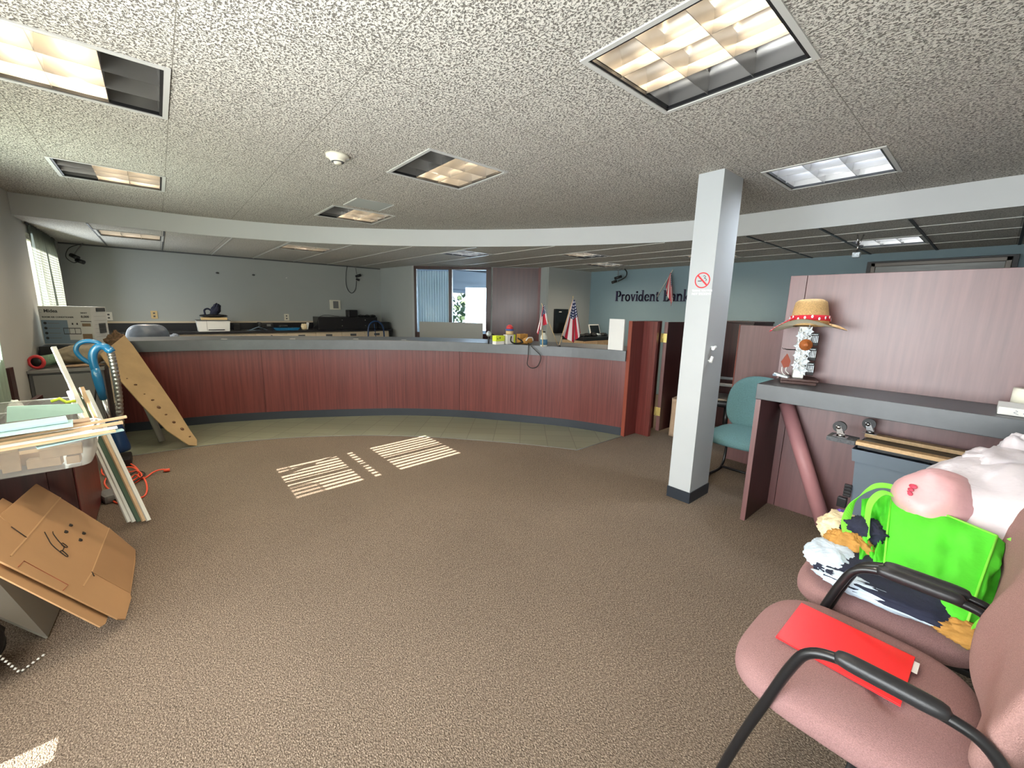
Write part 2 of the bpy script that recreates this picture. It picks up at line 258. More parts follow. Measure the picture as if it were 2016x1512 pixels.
# ------------------------------------------------------------------ helpers
def tag(o, label=None, cat=None, group=None, kind=None):
    if label: o['label'] = label
    if cat: o['category'] = cat
    if group: o['group'] = group
    if kind: o['kind'] = kind
    return o
def thing(name, label, cat, loc=(0, 0, 0), rz=0, group=None):
    o = bpy.data.objects.new(name, None); C.objects.link(o); o.location = loc; o.rotation_euler = (0, 0, rz); o.empty_display_size = .1
    return tag(o, label, cat, group)
class MB:
    def __init__(s, mtx=None): s.b = bmesh.new(); s.m = mtx or Matrix(); s.uv = None
    def v(s, p): return s.b.verts.new(s.m @ Vector(p))
    def box(s, lo, hi, bev=0, rot=None, piv=None):
        lo, hi = Vector(lo), Vector(hi); c = (lo+hi)/2; d = hi-lo
        t = bmesh.new(); bmesh.ops.create_cube(t, size=1)
        for q in t.verts: q.co = Vector((q.co.x*d.x, q.co.y*d.y, q.co.z*d.z))
        if bev: bmesh.ops.bevel(t, geom=t.edges[:], offset=bev, segments=2, affect='EDGES', profile=.6)
        mt = Matrix.Translation(c)
        if rot is not None:
            pv = Vector(piv) if piv is not None else c
            mt = Matrix.Translation(pv) @ rot.to_4x4() @ Matrix.Translation(c-pv)
        s._add(t, mt); return s
    def _add(s, t, mt):
        t.transform(s.m @ mt); idx = {}
        for q in t.verts: idx[q] = s.b.verts.new(q.co)
        for fc in t.faces:
            try: n = s.b.faces.new([idx[q] for q in fc.verts]); n.smooth = fc.smooth
            except ValueError: pass
        t.free()
    def poly(s, pts): 
        vs_ = [s.v(p) for p in pts]; s.b.faces.new(vs_); return s
    def prism(s, pts, d):                       # polygon + extrusion vector
        d = Vector(d); a = [s.v(p) for p in pts]; b = [s.v(Vector(p)+d) for p in pts]; n = len(a)
        s.b.faces.new(a[::-1]); s.b.faces.new(b)
        for i in range(n): s.b.faces.new((a[i], a[(i+1) % n], b[(i+1) % n], b[i]))
        return s
    def tube(s, pts, rad, seg=10, closed=False, caps=True, flat=1.0):
        pts = [Vector(p) for p in pts]; n = len(pts); rings = []; prev = None
        for i, p in enumerate(pts):
            if closed: t = pts[(i+1) % n]-pts[i-1]
            else: t = pts[min(i+1, n-1)]-pts[max(i-1, 0)]
            t.normalize()
            if prev is None:
                a = Vector((0, 0, 1)) if abs(t.z) < .9 else Vector((1, 0, 0)); x = t.cross(a).normalized()
            else: x = (prev-t*prev.dot(t)).normalized()
            prev = x; y = t.cross(x); rd = rad[i] if isinstance(rad, (list, tuple)) else rad
            rings.append([s.v(p+x*math.cos(2*math.pi*k/seg)*rd+y*math.sin(2*math.pi*k/seg)*rd*flat) for k in range(seg)])
        m_ = n if closed else n-1
        for i in range(m_):
            A, B = rings[i], rings[(i+1) % n]
            for k in range(seg):
                fc = s.b.faces.new((A[k], A[(k+1) % seg], B[(k+1) % seg], B[k])); fc.smooth = True
        if caps and not closed: s.b.faces.new(rings[0][::-1]); s.b.faces.new(rings[-1])
        return s
    def lathe(s, prof, c=(0, 0, 0), seg=24, sx=1, sy=1, mt=None):
        c = Vector(c); rings = []; T = mt or Matrix()
        for rd, z in prof:
            rings.append([s.v(c + T @ Vector((rd*sx*math.cos(2*math.pi*k/seg), rd*sy*math.sin(2*math.pi*k/seg), z))) for k in range(seg)])
        for i in range(len(rings)-1):
            for k in range(seg):
                fc = s.b.faces.new((rings[i][k], rings[i][(k+1) % seg], rings[i+1][(k+1) % seg], rings[i+1][k])); fc.smooth = True
        if prof[0] == prof[-1]: return s
        if prof[0][0] > 1e-5: s.b.faces.new(rings[0][::-1])
        if prof[-1][0] > 1e-5: s.b.faces.new(rings[-1])
        return s
    def grid(s, fn, nu, nv, closedu=False, uv=False):
        L = s.b.loops.layers.uv.verify() if uv else None
        g = [[s.v(fn(i/nu, j/nv)) for j in range(nv+1)] for i in range(nu+(0 if closedu else 1))]
        for i in range(nu):
            for j in range(nv):
                i2 = (i+1) % len(g); fc = s.b.faces.new((g[i][j], g[i2][j], g[i2][j+1], g[i][j+1])); fc.smooth = True
                if uv:
                    for lp, (a, b) in zip(fc.loops, ((i, j), (i+1, j), (i+1, j+1), (i, j+1))): lp[L].uv = (a/nu, b/nv)
        return s
    def disc(s, c, n, rad, th=.002, seg=16, squash=1):
        q = Vector(n).to_track_quat('Z', 'Y').to_matrix().to_4x4(); return s.lathe([(0, 0), (rad, 0), (rad, th), (0, th)], c, seg, mt=q, sy=squash)
    def build(s, name, m, parent=None, label=None, solid=0, subsurf=0, shift=True, loc=None):
        bmesh.ops.remove_doubles(s.b, verts=s.b.verts[:], dist=1e-5)
        bmesh.ops.recalc_face_normals(s.b, faces=s.b.faces[:])
        me = bpy.data.meshes.new(name); s.b.to_mesh(me); s.b.free()
        o = bpy.data.objects.new(name, me); C.objects.link(o)
        me.materials.append(M[m] if isinstance(m, str) else m)
        if parent:
            o.parent = parent
            if shift and parent.type == 'EMPTY': 
                # vertices were given in world coordinates: bring them into the parent's frame
                me.transform((Matrix.Translation(parent.location) @ parent.rotation_euler.to_matrix().to_4x4()).inverted())
            elif shift and parent.parent and parent.parent.type == 'EMPTY':
                g = parent.parent; me.transform((Matrix.Translation(g.location) @ g.rotation_euler.to_matrix().to_4x4()).inverted())
        if loc is not None: o.location = loc
        if label: o['label'] = label
        if solid: md = o.modifiers.new('solid', 'SOLIDIFY'); md.thickness = solid; md.offset = 0
        if subsurf: md = o.modifiers.new('sub', 'SUBSURF'); md.levels = subsurf; md.render_levels = subsurf
        return o
def copy_tree(o, parent=None):
    c = o.copy(); C.objects.link(c)
    if parent: c.parent = parent
    for ch in o.children: copy_tree(ch, c)
    return c
def local(mb, name, m, parent, **k): return mb.build(name, m, parent, shift=False, **k)
def spline(P, n=12, closed=False):
    P = [Vector(p) for p in P]; out = []; N = len(P)
    for i in range(N if closed else N-1):
        a, b, c, d = (P[(i-1) % N], P[i], P[(i+1) % N], P[(i+2) % N]) if closed else (P[max(i-1, 0)], P[i], P[i+1], P[min(i+2, N-1)])
        for k in range(n):
            t = k/n; out.append(.5*((2*b)+(c-a)*t+(2*a-5*b+4*c-d)*t*t+(3*b-a-3*c+d)*t**3))
    if not closed: out.append(P[-1])
    return out
def struct(name, mb, m, parent=None):
    o = mb.build(name, m, parent)
    if not parent: o['kind'] = 'structure'
    return o
def text_mesh(s, size, depth=.001, bold=0):
    c = bpy.data.curves.new('t', 'FONT'); c.body = s; c.size = size; c.extrude = depth; c.offset = bold
    o = bpy.data.objects.new('t', c); C.objects.link(o); dg = bpy.context.evaluated_depsgraph_get(); me = bpy.data.meshes.new_from_object(o.evaluated_get(dg)); bpy.data.objects.remove(o); return me
def put_text(name, s, size, m, parent, org, ux, uy, depth=.0006, bold=0, center=False):
    me = text_mesh(s, size, depth, bold); me.materials.clear(); me.materials.append(M[m])
    ux, uy = Vector(ux).normalized(), Vector(uy).normalized(); uz = ux.cross(uy); mt = Matrix((ux, uy, uz)).transposed().to_4x4(); mt.translation = Vector(org)
    if center: 
        wd = max(v.co.x for v in me.vertices); me.transform(Matrix.Translation((-wd/2, 0, 0)))
    me.transform(mt)
    if parent and parent.type == 'EMPTY': me.transform((Matrix.Translation(parent.location) @ parent.rotation_euler.to_matrix().to_4x4()).inverted())
    elif parent and parent.parent: g = parent.parent; me.transform((Matrix.Translation(g.location) @ g.rotation_euler.to_matrix().to_4x4()).inverted())
    o = bpy.data.objects.new(name, me); C.objects.link(o); o.parent = parent; return o
def nz(p, sc=1.0, seed=0): return noise.noise(Vector(p)*sc+Vector((seed*7.3, seed*3.1, seed*1.7)))
# ------------------------------------------------------------------ room shell
H, HL = 2.40, 2.20
SOF = [(-.95, 6.11, 0), (-.33, 6.13, 0), (.49, 6.10, 0), (1.46, 5.78, 0), (2.48, 5.04, 0), (3.37, 4.07, 0), (4.03, 3.04, 0), (4.38, 2.2, 0), (4.46, 1.2, 0), (4.46, .5, 0), (4.46, -.6, 0)]
sof = spline(SOF, 16)
MAINL = [(1.363, 1.955, .602, 1.183, 2, 0), (1.38, 1.965, 2.43, 3.01, 0, 0), (-.47, .12, 2.42, 3.01, 2, 0), (-.465, .13, 4.40, 4.96, 0, 0), (3.235, 3.80, .58, 1.18, -1, 1), (1.42, 2.03, 4.39, 4.98, 0, 0)]
LOWL = [(-.43, .12, 6.58, 7.14, -1, 0), (1.36, 1.95, 6.13, 6.62, -1, 0), (3.18, 3.69, 4.80, 5.33, -1, 1), (4.33, 4.87, 3.66, 4.10, 2, 0), (5.48, 6.05, 4.14, 4.63, 1, 0), (5.46, 6.03, 2.36, 2.92, -1, 0), (5.42, 5.98, .59, 1.10, -1, 1)]
def filled(outer, holes, z):
    cu = bpy.data.curves.new('c', 'CURVE'); cu.dimensions = '2D'; cu.fill_mode = 'BOTH'
    for ring in [outer]+holes:
        s = cu.splines.new('POLY'); s.points.add(len(ring)-1); s.use_cyclic_u = True
        for p, q in zip(s.points, ring): p.co = (q[0], q[1], 0, 1)
    o = bpy.data.objects.new('c', cu); C.objects.link(o); me = bpy.data.meshes.new_from_object(o.evaluated_get(bpy.context.evaluated_depsgraph_get())); bpy.data.objects.remove(o)
    me.transform(Matrix.Translation((0, 0, z))); return me
def rect(x0, x1, y0, y1): return [(x0, y0), (x1, y0), (x1, y1), (x0, y1)]
def flat(name, me, m):
    o = bpy.data.objects.new(name, me); me.materials.clear(); me.materials.append(M[m]); C.objects.link(o); o['kind'] = 'structure'; return o
me = filled([(p.x, p.y) for p in sof]+[(-.95, -.6)], [rect(*l[:4]) for l in MAINL], H)
flat('ceiling', me, 'ceil')
me = filled([(p.x, p.y) for p in sof]+[(6.7, -.6), (6.7, 5.45), (5.45, 5.45), (5.45, 5.62), (3.73, 7.34), (3.62, 8.52), (-.95, 8.52)], [rect(*l[:4]) for l in LOWL], HL)
flat('ceiling', me, 'lowceil')
b = MB()
for i in range(len(sof)-1):
    p, q = sof[i], sof[i+1]; b.poly([(p.x, p.y, HL), (q.x, q.y, HL), (q.x, q.y, H), (p.x, p.y, H)])
o = b.build('trim_1', 'soffit', solid=.02); o['kind'] = 'structure'
# drop ceiling cross runners (right-hand region has dark T bars running away from the glass wall)
b = MB()
for y in (-.02, .56, 1.13, 1.72): b.box((4.47, y-.011, HL-.006), (6.65, y+.011, HL+.002))
struct('trim_2', b, 'darkreveal')
b = MB()
for x, y0, y1 in ((.76, 6.05, 8.5), (1.34, 5.85, 8.5), (1.97, 5.5, 8.5), (2.56, 5.0, 8.5), (3.14, 4.4, 8.3), (3.72, 3.6, 7.3), (4.31, 2.5, 6.6), (4.9, -.6, 6.1), (5.44, -.6, 5.5), (6.06, -.6, 5.4)): b.box((x-.008, y0, HL-.005), (x+.008, y1, HL+.002))
struct('trim_3', b, 'frame')
b = MB()
for x, y0, y1 in ((-.46, 6.13, 8.5), (.14, 6.13, 8.5)): b.box((x-.008, y0, HL-.005), (x+.008, y1, HL+.002))
b.box((-.95, 8.485, HL-.02), (3.6, 8.5, HL))
struct('trim_4', b, 'greydark')
b = MB()
def wall(b, p, q, z0, z1, t=.12):
    p, q = Vector((*p, 0)), Vector((*q, 0)); d = (q-p).normalized(); n = Vector((d.y, -d.x, 0))*t     # outward side = right of travel
    b.prism([(p.x, p.y, z0), (q.x, q.y, z0), (q.x+n.x, q.y+n.y, z0), (p.x+n.x, p.y+n.y, z0)], (0, 0, z1-z0))
# left wall with three openings (x=-.95, outside towards -x)
b = MB(); X0, X1 = -1.07, -.95
for y0, y1, z0, z1 in ((-.72, -.5, 0, H), (-.5, 2.6, 2.2, H), (-.5, 1.70, 0, .42), (1.70, 1.80, 0, .02), (1.80, 2.6, 0, .42), (2.6, 3.08, 0, H), (3.08, 4.74, 0, 1.02), (3.08, 4.74, 2.11, H), (4.74, 6.55, 0, H), (6.55, 8.02, 0, .95), (6.55, 8.02, 2.1, H), (8.02, 8.62, 0, H)):
    b.box((X0, y0, z0), (X1, y1, z1))
struct('wall_left', b, 'wall')
b = MB(); b.box((-.95, 8.5, 0), (3.6, 8.62, H)); struct('wall_back', b, 'wall_back')
b = MB(); wall(b, (3.6, 8.5), (3.72, 7.33), 0, H, -.1)
e = Vector((1, -1, 0)).normalized(); n_in = Vector((-1, -1, 0)).normalized()
def dg(s, off=0, z=0): return Vector((3.72, 7.33, 0))+e*s+n_in*off+Vector((0, 0, z))
def dbox(b, s0, s1, o0, o1, z0, z1, bev=0):
    b.prism([dg(s0, o0, z0), dg(s1, o0, z0), dg(s1, o1, z0), dg(s0, o1, z0)], (0, 0, z1-z0)); return b
dbox(b, 0, .06, -.1, 0, 0, H); dbox(b, .06, 1.47, -.1, 0, 0, .86); dbox(b, 1.47, 1.53, -.1, 0, 0, H); dbox(b, .06, 1.47, -.1, 0, 2.185, H); dbox(b, 1.53, 2.46, -.12, -.02, 0, H)
struct('wall_diagonal', b, 'wall_back')
b = MB(); b.box((5.45, 5.4, 0), (6.7, 5.52, H)); b.box((5.44, 5.42, 0), (5.48, 5.62, HL)); struct('wall_office', b, 'wall_back')
b = MB(); b.box((6.65, -.72, 0), (6.77, 5.52, H)); struct('wall_right', b, 'teal_wall')
b = MB(); b.box((-1.07, -.72, 0), (6.77, -.6, H)); struct('wall_front', b, 'wall')
b = MB(); b.box((-1.1, -.75, -.1), (9.5, 12.2, 0)); struct('floor', b, 'carpet')
b = MB(); b.box((-1.1, -.75, H+.16), (9.5, 12.2, H+.24)); struct('ceiling_roof', b, 'greydark')
b = MB(); b.box((-30, -14, -.3), (-1.1, 22, -.06)); struct('ground', b, 'ground_out')
# tile strip in front of the counter, bounded by the arc of the carpet
CT = [(-.42, 6.08, 0), (.166, 5.99, 0), (.536, 5.91, 0), (1.158, 5.67, 0), (1.89, 5.29, 0), (2.40, 4.97, 0), (2.93, 4.48, 0), (3.42, 3.84, 0), (3.78, 3.29, 0), (4.02, 2.69, 0)]
ct = spline(CT, 8)
ED = spline([(-.55, 5.10, 0), (.17, 5.05, 0), (.64, 4.94, 0), (1.09, 4.76, 0), (1.65, 4.42, 0), (2.2, 3.94, 0), (2.77, 3.28, 0), (3.1, 2.83, 0), (3.2, 2.66, 0)], 6)
me = filled([(p.x, p.y) for p in ED]+[(4.03, 2.66)]+[(p.x+.03, p.y+.04) for p in ct[::-1]], [], .004); flat('floor_tile', me, 'tile')
b = MB(); b.tube([(p.x, p.y, .004) for p in ED]+[(4.02, 2.66, .004)], .0035, 6); struct('trim_5', b, 'greymetal')
# windows of the left wall
def window_frame(name, y0, y1, z0, z1, rails=(), mull=(), w=.05, m='white'):
    o = thing(name, None, None); o['kind'] = 'structure'
    b = MB(); xs = (-1.06, -1.0)
    b.box((xs[0], y0, z0), (xs[1], y0+w, z1)); b.box((xs[0], y1-w, z0), (xs[1], y1, z1)); b.box((xs[0], y0, z0), (xs[1], y1, z0+w)); b.box((xs[0], y0, z1-w), (xs[1], y1, z1))
    for r_ in rails: b.box((xs[0], y0, r_[0]), (xs[1], y1, r_[1]))
    for r_ in mull: b.box((xs[0], r_[0], z0), (xs[1], r_[1], z1))
    b.build('window_frame', m, o); return o
window_frame('window_1', 6.55, 8.02, .95, 2.1, mull=((7.26, 7.31),))
window_frame('window_2', 3.05, 4.74, 1.0, 2.11, rails=((1.52, 1.60), (1.42, 1.45)), mull=((3.43, 3.49), (3.85, 3.91)))
w3 = window_frame('window_3', -.5, 2.6, .42, 2.2, mull=((.5, .55), (1.5, 1.55)))
# unseen closed shade added to stop direct sun at the storefront, vertical slats in the middle window, blinds and curtains
b = MB(); b.grid(lambda u, v: (-.975+.012*math.sin(u*90), -.5+3.1*u, .43+1.75*v), 120, 2); b.build('sun_block_shade', 'shade', w3)
t = thing('vertical_blind', 'row of open vertical blind slats in the middle left window', 'blind', (-.98, 3.48, 2.08))
for i in range(11):
    b = MB(); y = 3.12+i*.068; b.box((-1.0, y-.002, 1.03), (-.94, y+.002, 2.08), rot=Matrix.Rotation(R(33), 3, 'Z')); b.build('slat', 'offwhite', t)
def curtain(name, label, y0, y1, z0, z1, x=-.93, folds=9, amp=.022, m='sheer', cat='curtain', gather=None):
    b = MB()
    def fn(u, v):
        z = z0+(z1-z0)*v; a = amp*(.55+.45*(1-v)); ph = folds*2*math.pi*u
        yy = y0+(y1-y0)*u + (gather or 0)*(1-v)**1.3*(1-u)
        return (x+a*math.sin(ph)+.012*nz((u*9, v*2, 0), 1, 3), yy+.01*nz((u*7, v*3, 1), 1, 5), z)
    b.grid(fn, folds*10, 14); o = b.build(name, m); return tag(o, label, cat)
curtain('curtain', 'pale green sheer curtain gathered over the far left window', 7.02, 8.02, .9, 2.19, folds=8, amp=.034)
curtain('curtain', 'narrow dark-looking curtain fold nearest the soffit at the far left window', 6.62, 6.93, .9, 2.19, folds=3, amp=.03, gather=.12)
curtain('curtain', 'pale mint curtain edge at the left border beside the plastic tubs', 3.90, 4.79, .62, 2.35, folds=8, x=-.92, m='sheer3')
t = thing('window_blind', 'white horizontal slatted blind behind the far left curtain', 'blind', (-.985, 7.28, 2.08))
for i in range(38):
    b = MB(); z = .98+i*.029; b.box((-.995, 6.57, z), (-.972, 8.0, z+.002), rot=Matrix.Rotation(R(25), 3, 'Y')); b.build('slat', 'offwhite', t)
b = MB(); b.tube([(-.93, 6.5, 2.185), (-.93, 8.1, 2.185)], .008, 8); tag(b.build('curtain_rod', 'black'), 'thin dark curtain rod over the far left window', 'curtain rod')
# diagonal office window, door panel
o = thing('window_4', None, None); o['kind'] = 'structure'
b = MB()
for s0, s1, z0, z1 in ((.05, .095, .86, 2.185), (.715, .78, .86, 2.185), (1.43, 1.52, .86, 2.185), (.05, 1.52, 2.14, 2.195), (.05, 1.52, .86, .96)): dbox(b, s0, s1, -.07, .015, z0, z1)
b.build('window_frame', 'mahog_dark', o)
b = MB(); dbox(b, .095, .715, -.04, -.035, .96, 2.14); b.build('window_pane', 'glass', o)
b = MB(); dbox(b, .78, 1.43, -.03, -.025, .96, 2.14); b.build('window_pane', 'glass', o)
o = thing('door_1', None, None); o['kind'] = 'structure'
b = MB(); dbox(b, 1.55, 2.40, -.02, .01, .0, 2.19); b.build('door_panel', 'mahog_door', o)
b = MB(); dbox(b, 2.40, 2.445, -.02, .015, .0, 2.195); b.build('door_trim', 'mahog', o)
b = MB()
for k in range(9):
    pass
def fn(u, v):
    s = .09+.63*u; p = dg(s, -.11+.02*math.sin(u*80)+.01*nz((u*6, v*3, 0)), .90+1.22*v); return p
b.grid(fn, 110, 8); tag(b.build('curtain', 'sheer2'), 'thin pleated sheer curtain behind the left pane of the office window', 'curtain')
# rear office seen through the window
b = MB(); b.box((3.6, 11.0, 0), (6.75, 11.12, 2.7)); b.box((9.4, 11.0, 0), (12, 11.12, 2.7)); b.box((6.75, 11.0, 0), (9.4, 11.12, .8)); b.box((6.75, 11.0, 1.95), (9.4, 11.12, 2.7)); b.box((10.5, 4, 0), (10.6, 11.1, 2.7)); b.box((3.66, 8.62, 0), (3.72, 11.1, 2.7)); struct('wall_rear', b, 'bright')
b = MB(); b.box((6.4, 10.6, 1.98), (9.8, 10.72, 2.16)); b.box((6.4, 10.8, 1.9), (9.8, 10.9, 2.02)); struct('trim_6', b, 'bright')
o = thing('window_5', None, None); o['kind'] = 'structure'
b = MB(); b.box((6.75, 10.95, .8), (6.82, 11.02, 1.95)); b.box((8.35, 10.95, .8), (8.43, 11.02, 1.95)); b.box((6.75, 10.95, 1.88), (9.4, 11.02, 1.95)); b.build('window_frame', 'white', o)
b = MB()
random.seed(3)
for k in range(900):
    c = Vector((random.uniform(5.5, 11.5), 14+random.uniform(-.3, .4), random.uniform(-.2, 3.0))); s = random.uniform(.06, .16)
    d1 = Vector((random.uniform(-1, 1), random.uniform(-.5, .5), random.uniform(-1, 1))).normalized()*s; d2 = Vector((random.uniform(-1, 1), random.uniform(-.5, .5), random.uniform(-1, 1))).normalized()*s
    b.poly([c-d1, c-d2, c+d1, c+d2])
tag(b.build('hedge_leaves', 'hedge'), 'leafy shrub seen bright through the rear office window', 'shrub')
# ------------------------------------------------------------------ ceiling light fixtures
def fixture(x0, x1, y0, y1, z, off, cool, label, grp):
    t = thing('ceiling_light', label, 'ceiling light', ((x0+x1)/2, (y0+y1)/2, z), 0, grp)
    b = MB(); g = .022
    for a in ((x0-g, y0-g, x1+g, y0), (x0-g, y1, x1+g, y1+g), (x0-g, y0, x0, y1), (x1, y0, x1+g, y1)): b.box((a[0], a[1], z-.006), (a[2], a[3], z))
    b.build('frame', 'frame', t)
    b = MB(); k = .012; D = .13
    for a in ((x0, y0, x1, y0+k), (x0, y1-k, x1, y1), (x0, y0, x0+k, y1), (x1-k, y0, x1, y1)): b.box((a[0], a[1], z-.002), (a[2], a[3], z+D))
    b.build('reveal', 'darkreveal', t)
    X = [x0+k+(x1-x0-2*k)*i/3 for i in range(4)]
    for c in range(3):
        b = MB(); xa, xb = X[c], X[c+1]; ya, yb = y0+k, y1-k; n = 10; xm = (xa+xb)/2; hw = (xb-xa)/2
        pr = [(xm+hw*math.cos(math.pi*q/n), z+.012+ (D-.012)*math.sin(math.pi*q/n)**.75) for q in range(n+1)]
        for q in range(n):
            b.poly([(pr[q][0], ya, pr[q][1]), (pr[q+1][0], ya, pr[q+1][1]), (pr[q+1][0], yb, pr[q+1][1]), (pr[q][0], yb, pr[q][1])])
        for yy in (ya+.002, yb-.002): b.poly([(p, yy, q) for p, q in pr])
        o = b.build('reflector', 'channel', t)
        for f_ in o.data.polygons: f_.use_smooth = True
        b = MB(); b.tube([(xm, ya+.02, z+.10), (xm, yb-.02, z+.10)], .013, 10)
        b.build('tube', 'tube_off' if off == c else ('tube_cool' if cool else 'tube'), t)
    b = MB()
    for i in (1, 2): b.prism([(X[i]-.001, y0+k, z+.004), (X[i]+.001, y0+k, z+.004), (X[i]+.006, y0+k, z+.10), (X[i]-.006, y0+k, z+.10)], (0, y1-y0-2*k, 0))
    for i in (1, 2):
        y = y0+k+(y1-y0-2*k)*i/3; b.prism([(x0+k, y-.001, z), (x0+k, y+.001, z), (x0+k, y+.007, z+.078), (x0+k, y-.007, z+.078)], (x1-x0-2*k, 0, 0))
    b.build('louver', 'louver', t)
    l = bpy.data.lights.new('fixture_lamp', 'SPOT'); l.energy = 17 if off >= 0 else 22; l.color = (.86, .93, 1) if cool else (1, .86, .68); l.spot_size = R(160); l.spot_blend = 1; l.shadow_soft_size = .02
    lo_ = bpy.data.objects.new('fixture_lamp', l); C.objects.link(lo_); lo_.parent = t; lo_.location = (0, 0, .012); return t
labs = ['large warm lit square ceiling light at the top right, nearest the camera', 'square ceiling light in the middle with dark left third', 'ceiling light cut off by the top left corner, dark right end', 'ceiling light at left above the soffit with dark left end', 'cool white ceiling light just right of the square column', 'small looking ceiling light beside the flat ceiling vent']
for l, s in zip(MAINL, labs): fixture(*l[:4], H, l[4], l[5], s, 'recessed square ceiling lights')
labs = ['low ceiling light nearest the far left curtain', 'low ceiling light over the middle of the back counter', 'bluish low ceiling light in front of the diagonal office window', 'nearer of two low ceiling lights left of the column, dark on its right', 'farther of two low ceiling lights left of the column', 'low ceiling light partly hidden behind the white column', 'cool low ceiling light above the tall mauve partition']
for l, s in zip(LOWL, labs): fixture(*l[:4], HL, l[4], l[5], s, 'recessed square ceiling lights')
t = thing('smoke_detector', 'cream round smoke detector on the textured ceiling', 'smoke detector', (.985, 2.936, H))
b = MB(); b.lathe([(0, -.055), (.022, -.055), (.024, -.045), (.04, -.042), (.05, -.03), (.05, -.024), (.07, -.018), (.072, 0), (0, 0)], (.985, 2.936, H), 28); b.build('body', 'offwhite', t)
b = MB(); b.lathe([(.0325, -.0445), (.0405, -.0425)], (.985, 2.936, H), 28); b.build('vent_ring', 'greydark', t)
b = MB(); b.disc((1.005, 2.91, H-.0563), (0, 0, 1), .004); b.build('indicator', 'black', t)
t = thing('ceiling_vent', 'flat square ceiling panel with light side edges', 'vent', (1.65, 4.09, H))
b = MB(); b.box((1.47, 3.93, H-.004), (1.82, 4.26, H)); b.build('panel', 'wall_back', t)
b = MB(); b.box((1.465, 3.92, H-.007), (1.477, 4.27, H)); b.box((1.815, 3.92, H-.007), (1.827, 4.27, H)); b.build('rim', 'frame', t)
# ------------------------------------------------------------------ column
b = MB(); b.box((2.97, 1.335, 0), (3.28, 1.51, H)); struct('column', b, 'colpaint')
b = MB(); b.box((2.964, 1.329, 0), (3.286, 1.516, .088)); struct('baseboard_column', b, 'vinyl')
t = thing('no_smoking_sign', 'round red no smoking sticker on the white column', 'sign', (2.969, 1.408, 1.66))
def ring(b, c, r0, r1, x, seg=40):
    P = [(x, c[0]+r0*math.cos(a), c[1]+r0*math.sin(a)) for a in [2*math.pi*k/seg for k in range(seg)]]; Q = [(x, c[0]+r1*math.cos(a), c[1]+r1*math.sin(a)) for a in [2*math.pi*k/seg for k in range(seg)]]
    for k in range(seg): b.poly([P[k], P[(k+1) % seg], Q[(k+1) % seg], Q[k]])
b = MB(); ring(b, (1.408, 1.678), .047, .055, 2.9680); a = R(45)
b.prism([(2.968, 1.408+.048*math.cos(a)+.004, 1.678+.048*math.sin(a)-.004), (2.968, 1.408+.048*math.cos(a)-.004, 1.678+.048*math.sin(a)+.004), (2.968, 1.408-.048*math.cos(a)-.004, 1.678-.048*math.sin(a)+.004), (2.968, 1.408-.048*math.cos(a)+.004, 1.678-.048*math.sin(a)-.004)], (-.0004, 0, 0)); b.build('red_ring', 'signred', t)
b = MB(); b.box((2.9682, 1.413, 1.671), (2.9686, 1.44, 1.676)); b.tube(spline([(2.9684, 1.405, 1.705), (2.9684, 1.395, 1.71), (2.9684, 1.387, 1.70), (2.9684, 1.396, 1.694), (2.9684, 1.385, 1.688), (2.9684, 1.378, 1.68), (2.9684, 1.386, 1.674)], 5), .0016, 5); b.build('cigarette', 'ink', t)
for z, s, k in ((1.600, 'THANK YOU FOR', .018), (1.578, 'NOT SMOKING', .02)): put_text('lettering', s, k, 'letterwhite', t, (2.9678, 1.475, z), (0, -1, 0), (0, 0, 1), .0006, .0008)
for z, l in ((1.207, 'upper'), (1.107, 'lower')):
    b = MB(); b.tube([(3.045 if z > 1.15 else 3.03, 1.315, z-.012), (3.085 if z > 1.15 else 3.05, 1.315, z+(.0 if z > 1.15 else .03))], .012, 10); b.tube([(3.06 if z > 1.15 else 3.04, 1.336, z), (3.06 if z > 1.15 else 3.04, 1.315, z)], .006, 8)
    tag(b.build('pipe_stub', 'white'), f'{l} white stub fitting on the shaded side of the column', 'fitting', 'stub fittings on the column')
# ------------------------------------------------------------------ curved teller counter
def offs(path, d):
    out = []
    for i, p in enumerate(path):
        tt = (path[min(i+1, len(path)-1)]-path[max(i-1, 0)]).normalized(); out.append(p+Vector((-tt.y, tt.x, 0))*d)      # + = staff side
    return out
def sweep(path, prof, b):         # prof: (offset, z) closed polygon
    rows = [[(p+Vector((0, 0, z))) for p in offs(path, o_)] for o_, z in prof]; n = len(path); R_ = [[b.v(r_[i]) for i in range(n)] for r_ in rows]; k = len(prof)
    for i in range(n-1):
        for j in range(k): fc = b.b.faces.new((R_[j][i], R_[j][i+1], R_[(j+1) % k][i+1], R_[(j+1) % k][i]))
    b.b.faces.new([R_[j][0] for j in range(k)]); b.b.faces.new([R_[j][-1] for j in range(k)][::-1]); return b
t = thing('teller_counter', 'long curved mahogany teller counter with dark slate top', 'counter', (2, 5.2, 0))
N = len(ct); cuts = [0, int(N*.30), int(N*.49), int(N*.66), int(N*.83), N-1]
for a, c in zip(cuts[:-1], cuts[1:]):
    seg = [p.copy() for p in ct[a:c+1]]
    seg[0] = seg[0].lerp(seg[1], .03)
    b = MB(); sweep(seg, [(0, .10), (.03, .10), (.03, .89), (0, .89)], b); b.build('front_panel', 'mahog', t)
b = MB(); sweep(ct, [(-.004, 0), (.03, 0), (.03, .10), (-.004, .10)], b); b.build('kick_base', 'vinyl', t)
b = MB(); sweep(ct, [(-.045, .888), (-.045, 1.006), (-.041, 1.01), (.60, 1.01), (.60, .97), (.02, .97), (.02, .888)], b); b.build('countertop', 'slate', t)
b = MB(); sweep(ct, [(.35, 0), (.37, 0), (.37, .97), (.35, .97)], b); b.build('back_panel', 'cream', t)
lp = ['left part', 'middle left', 'middle', 'middle right']
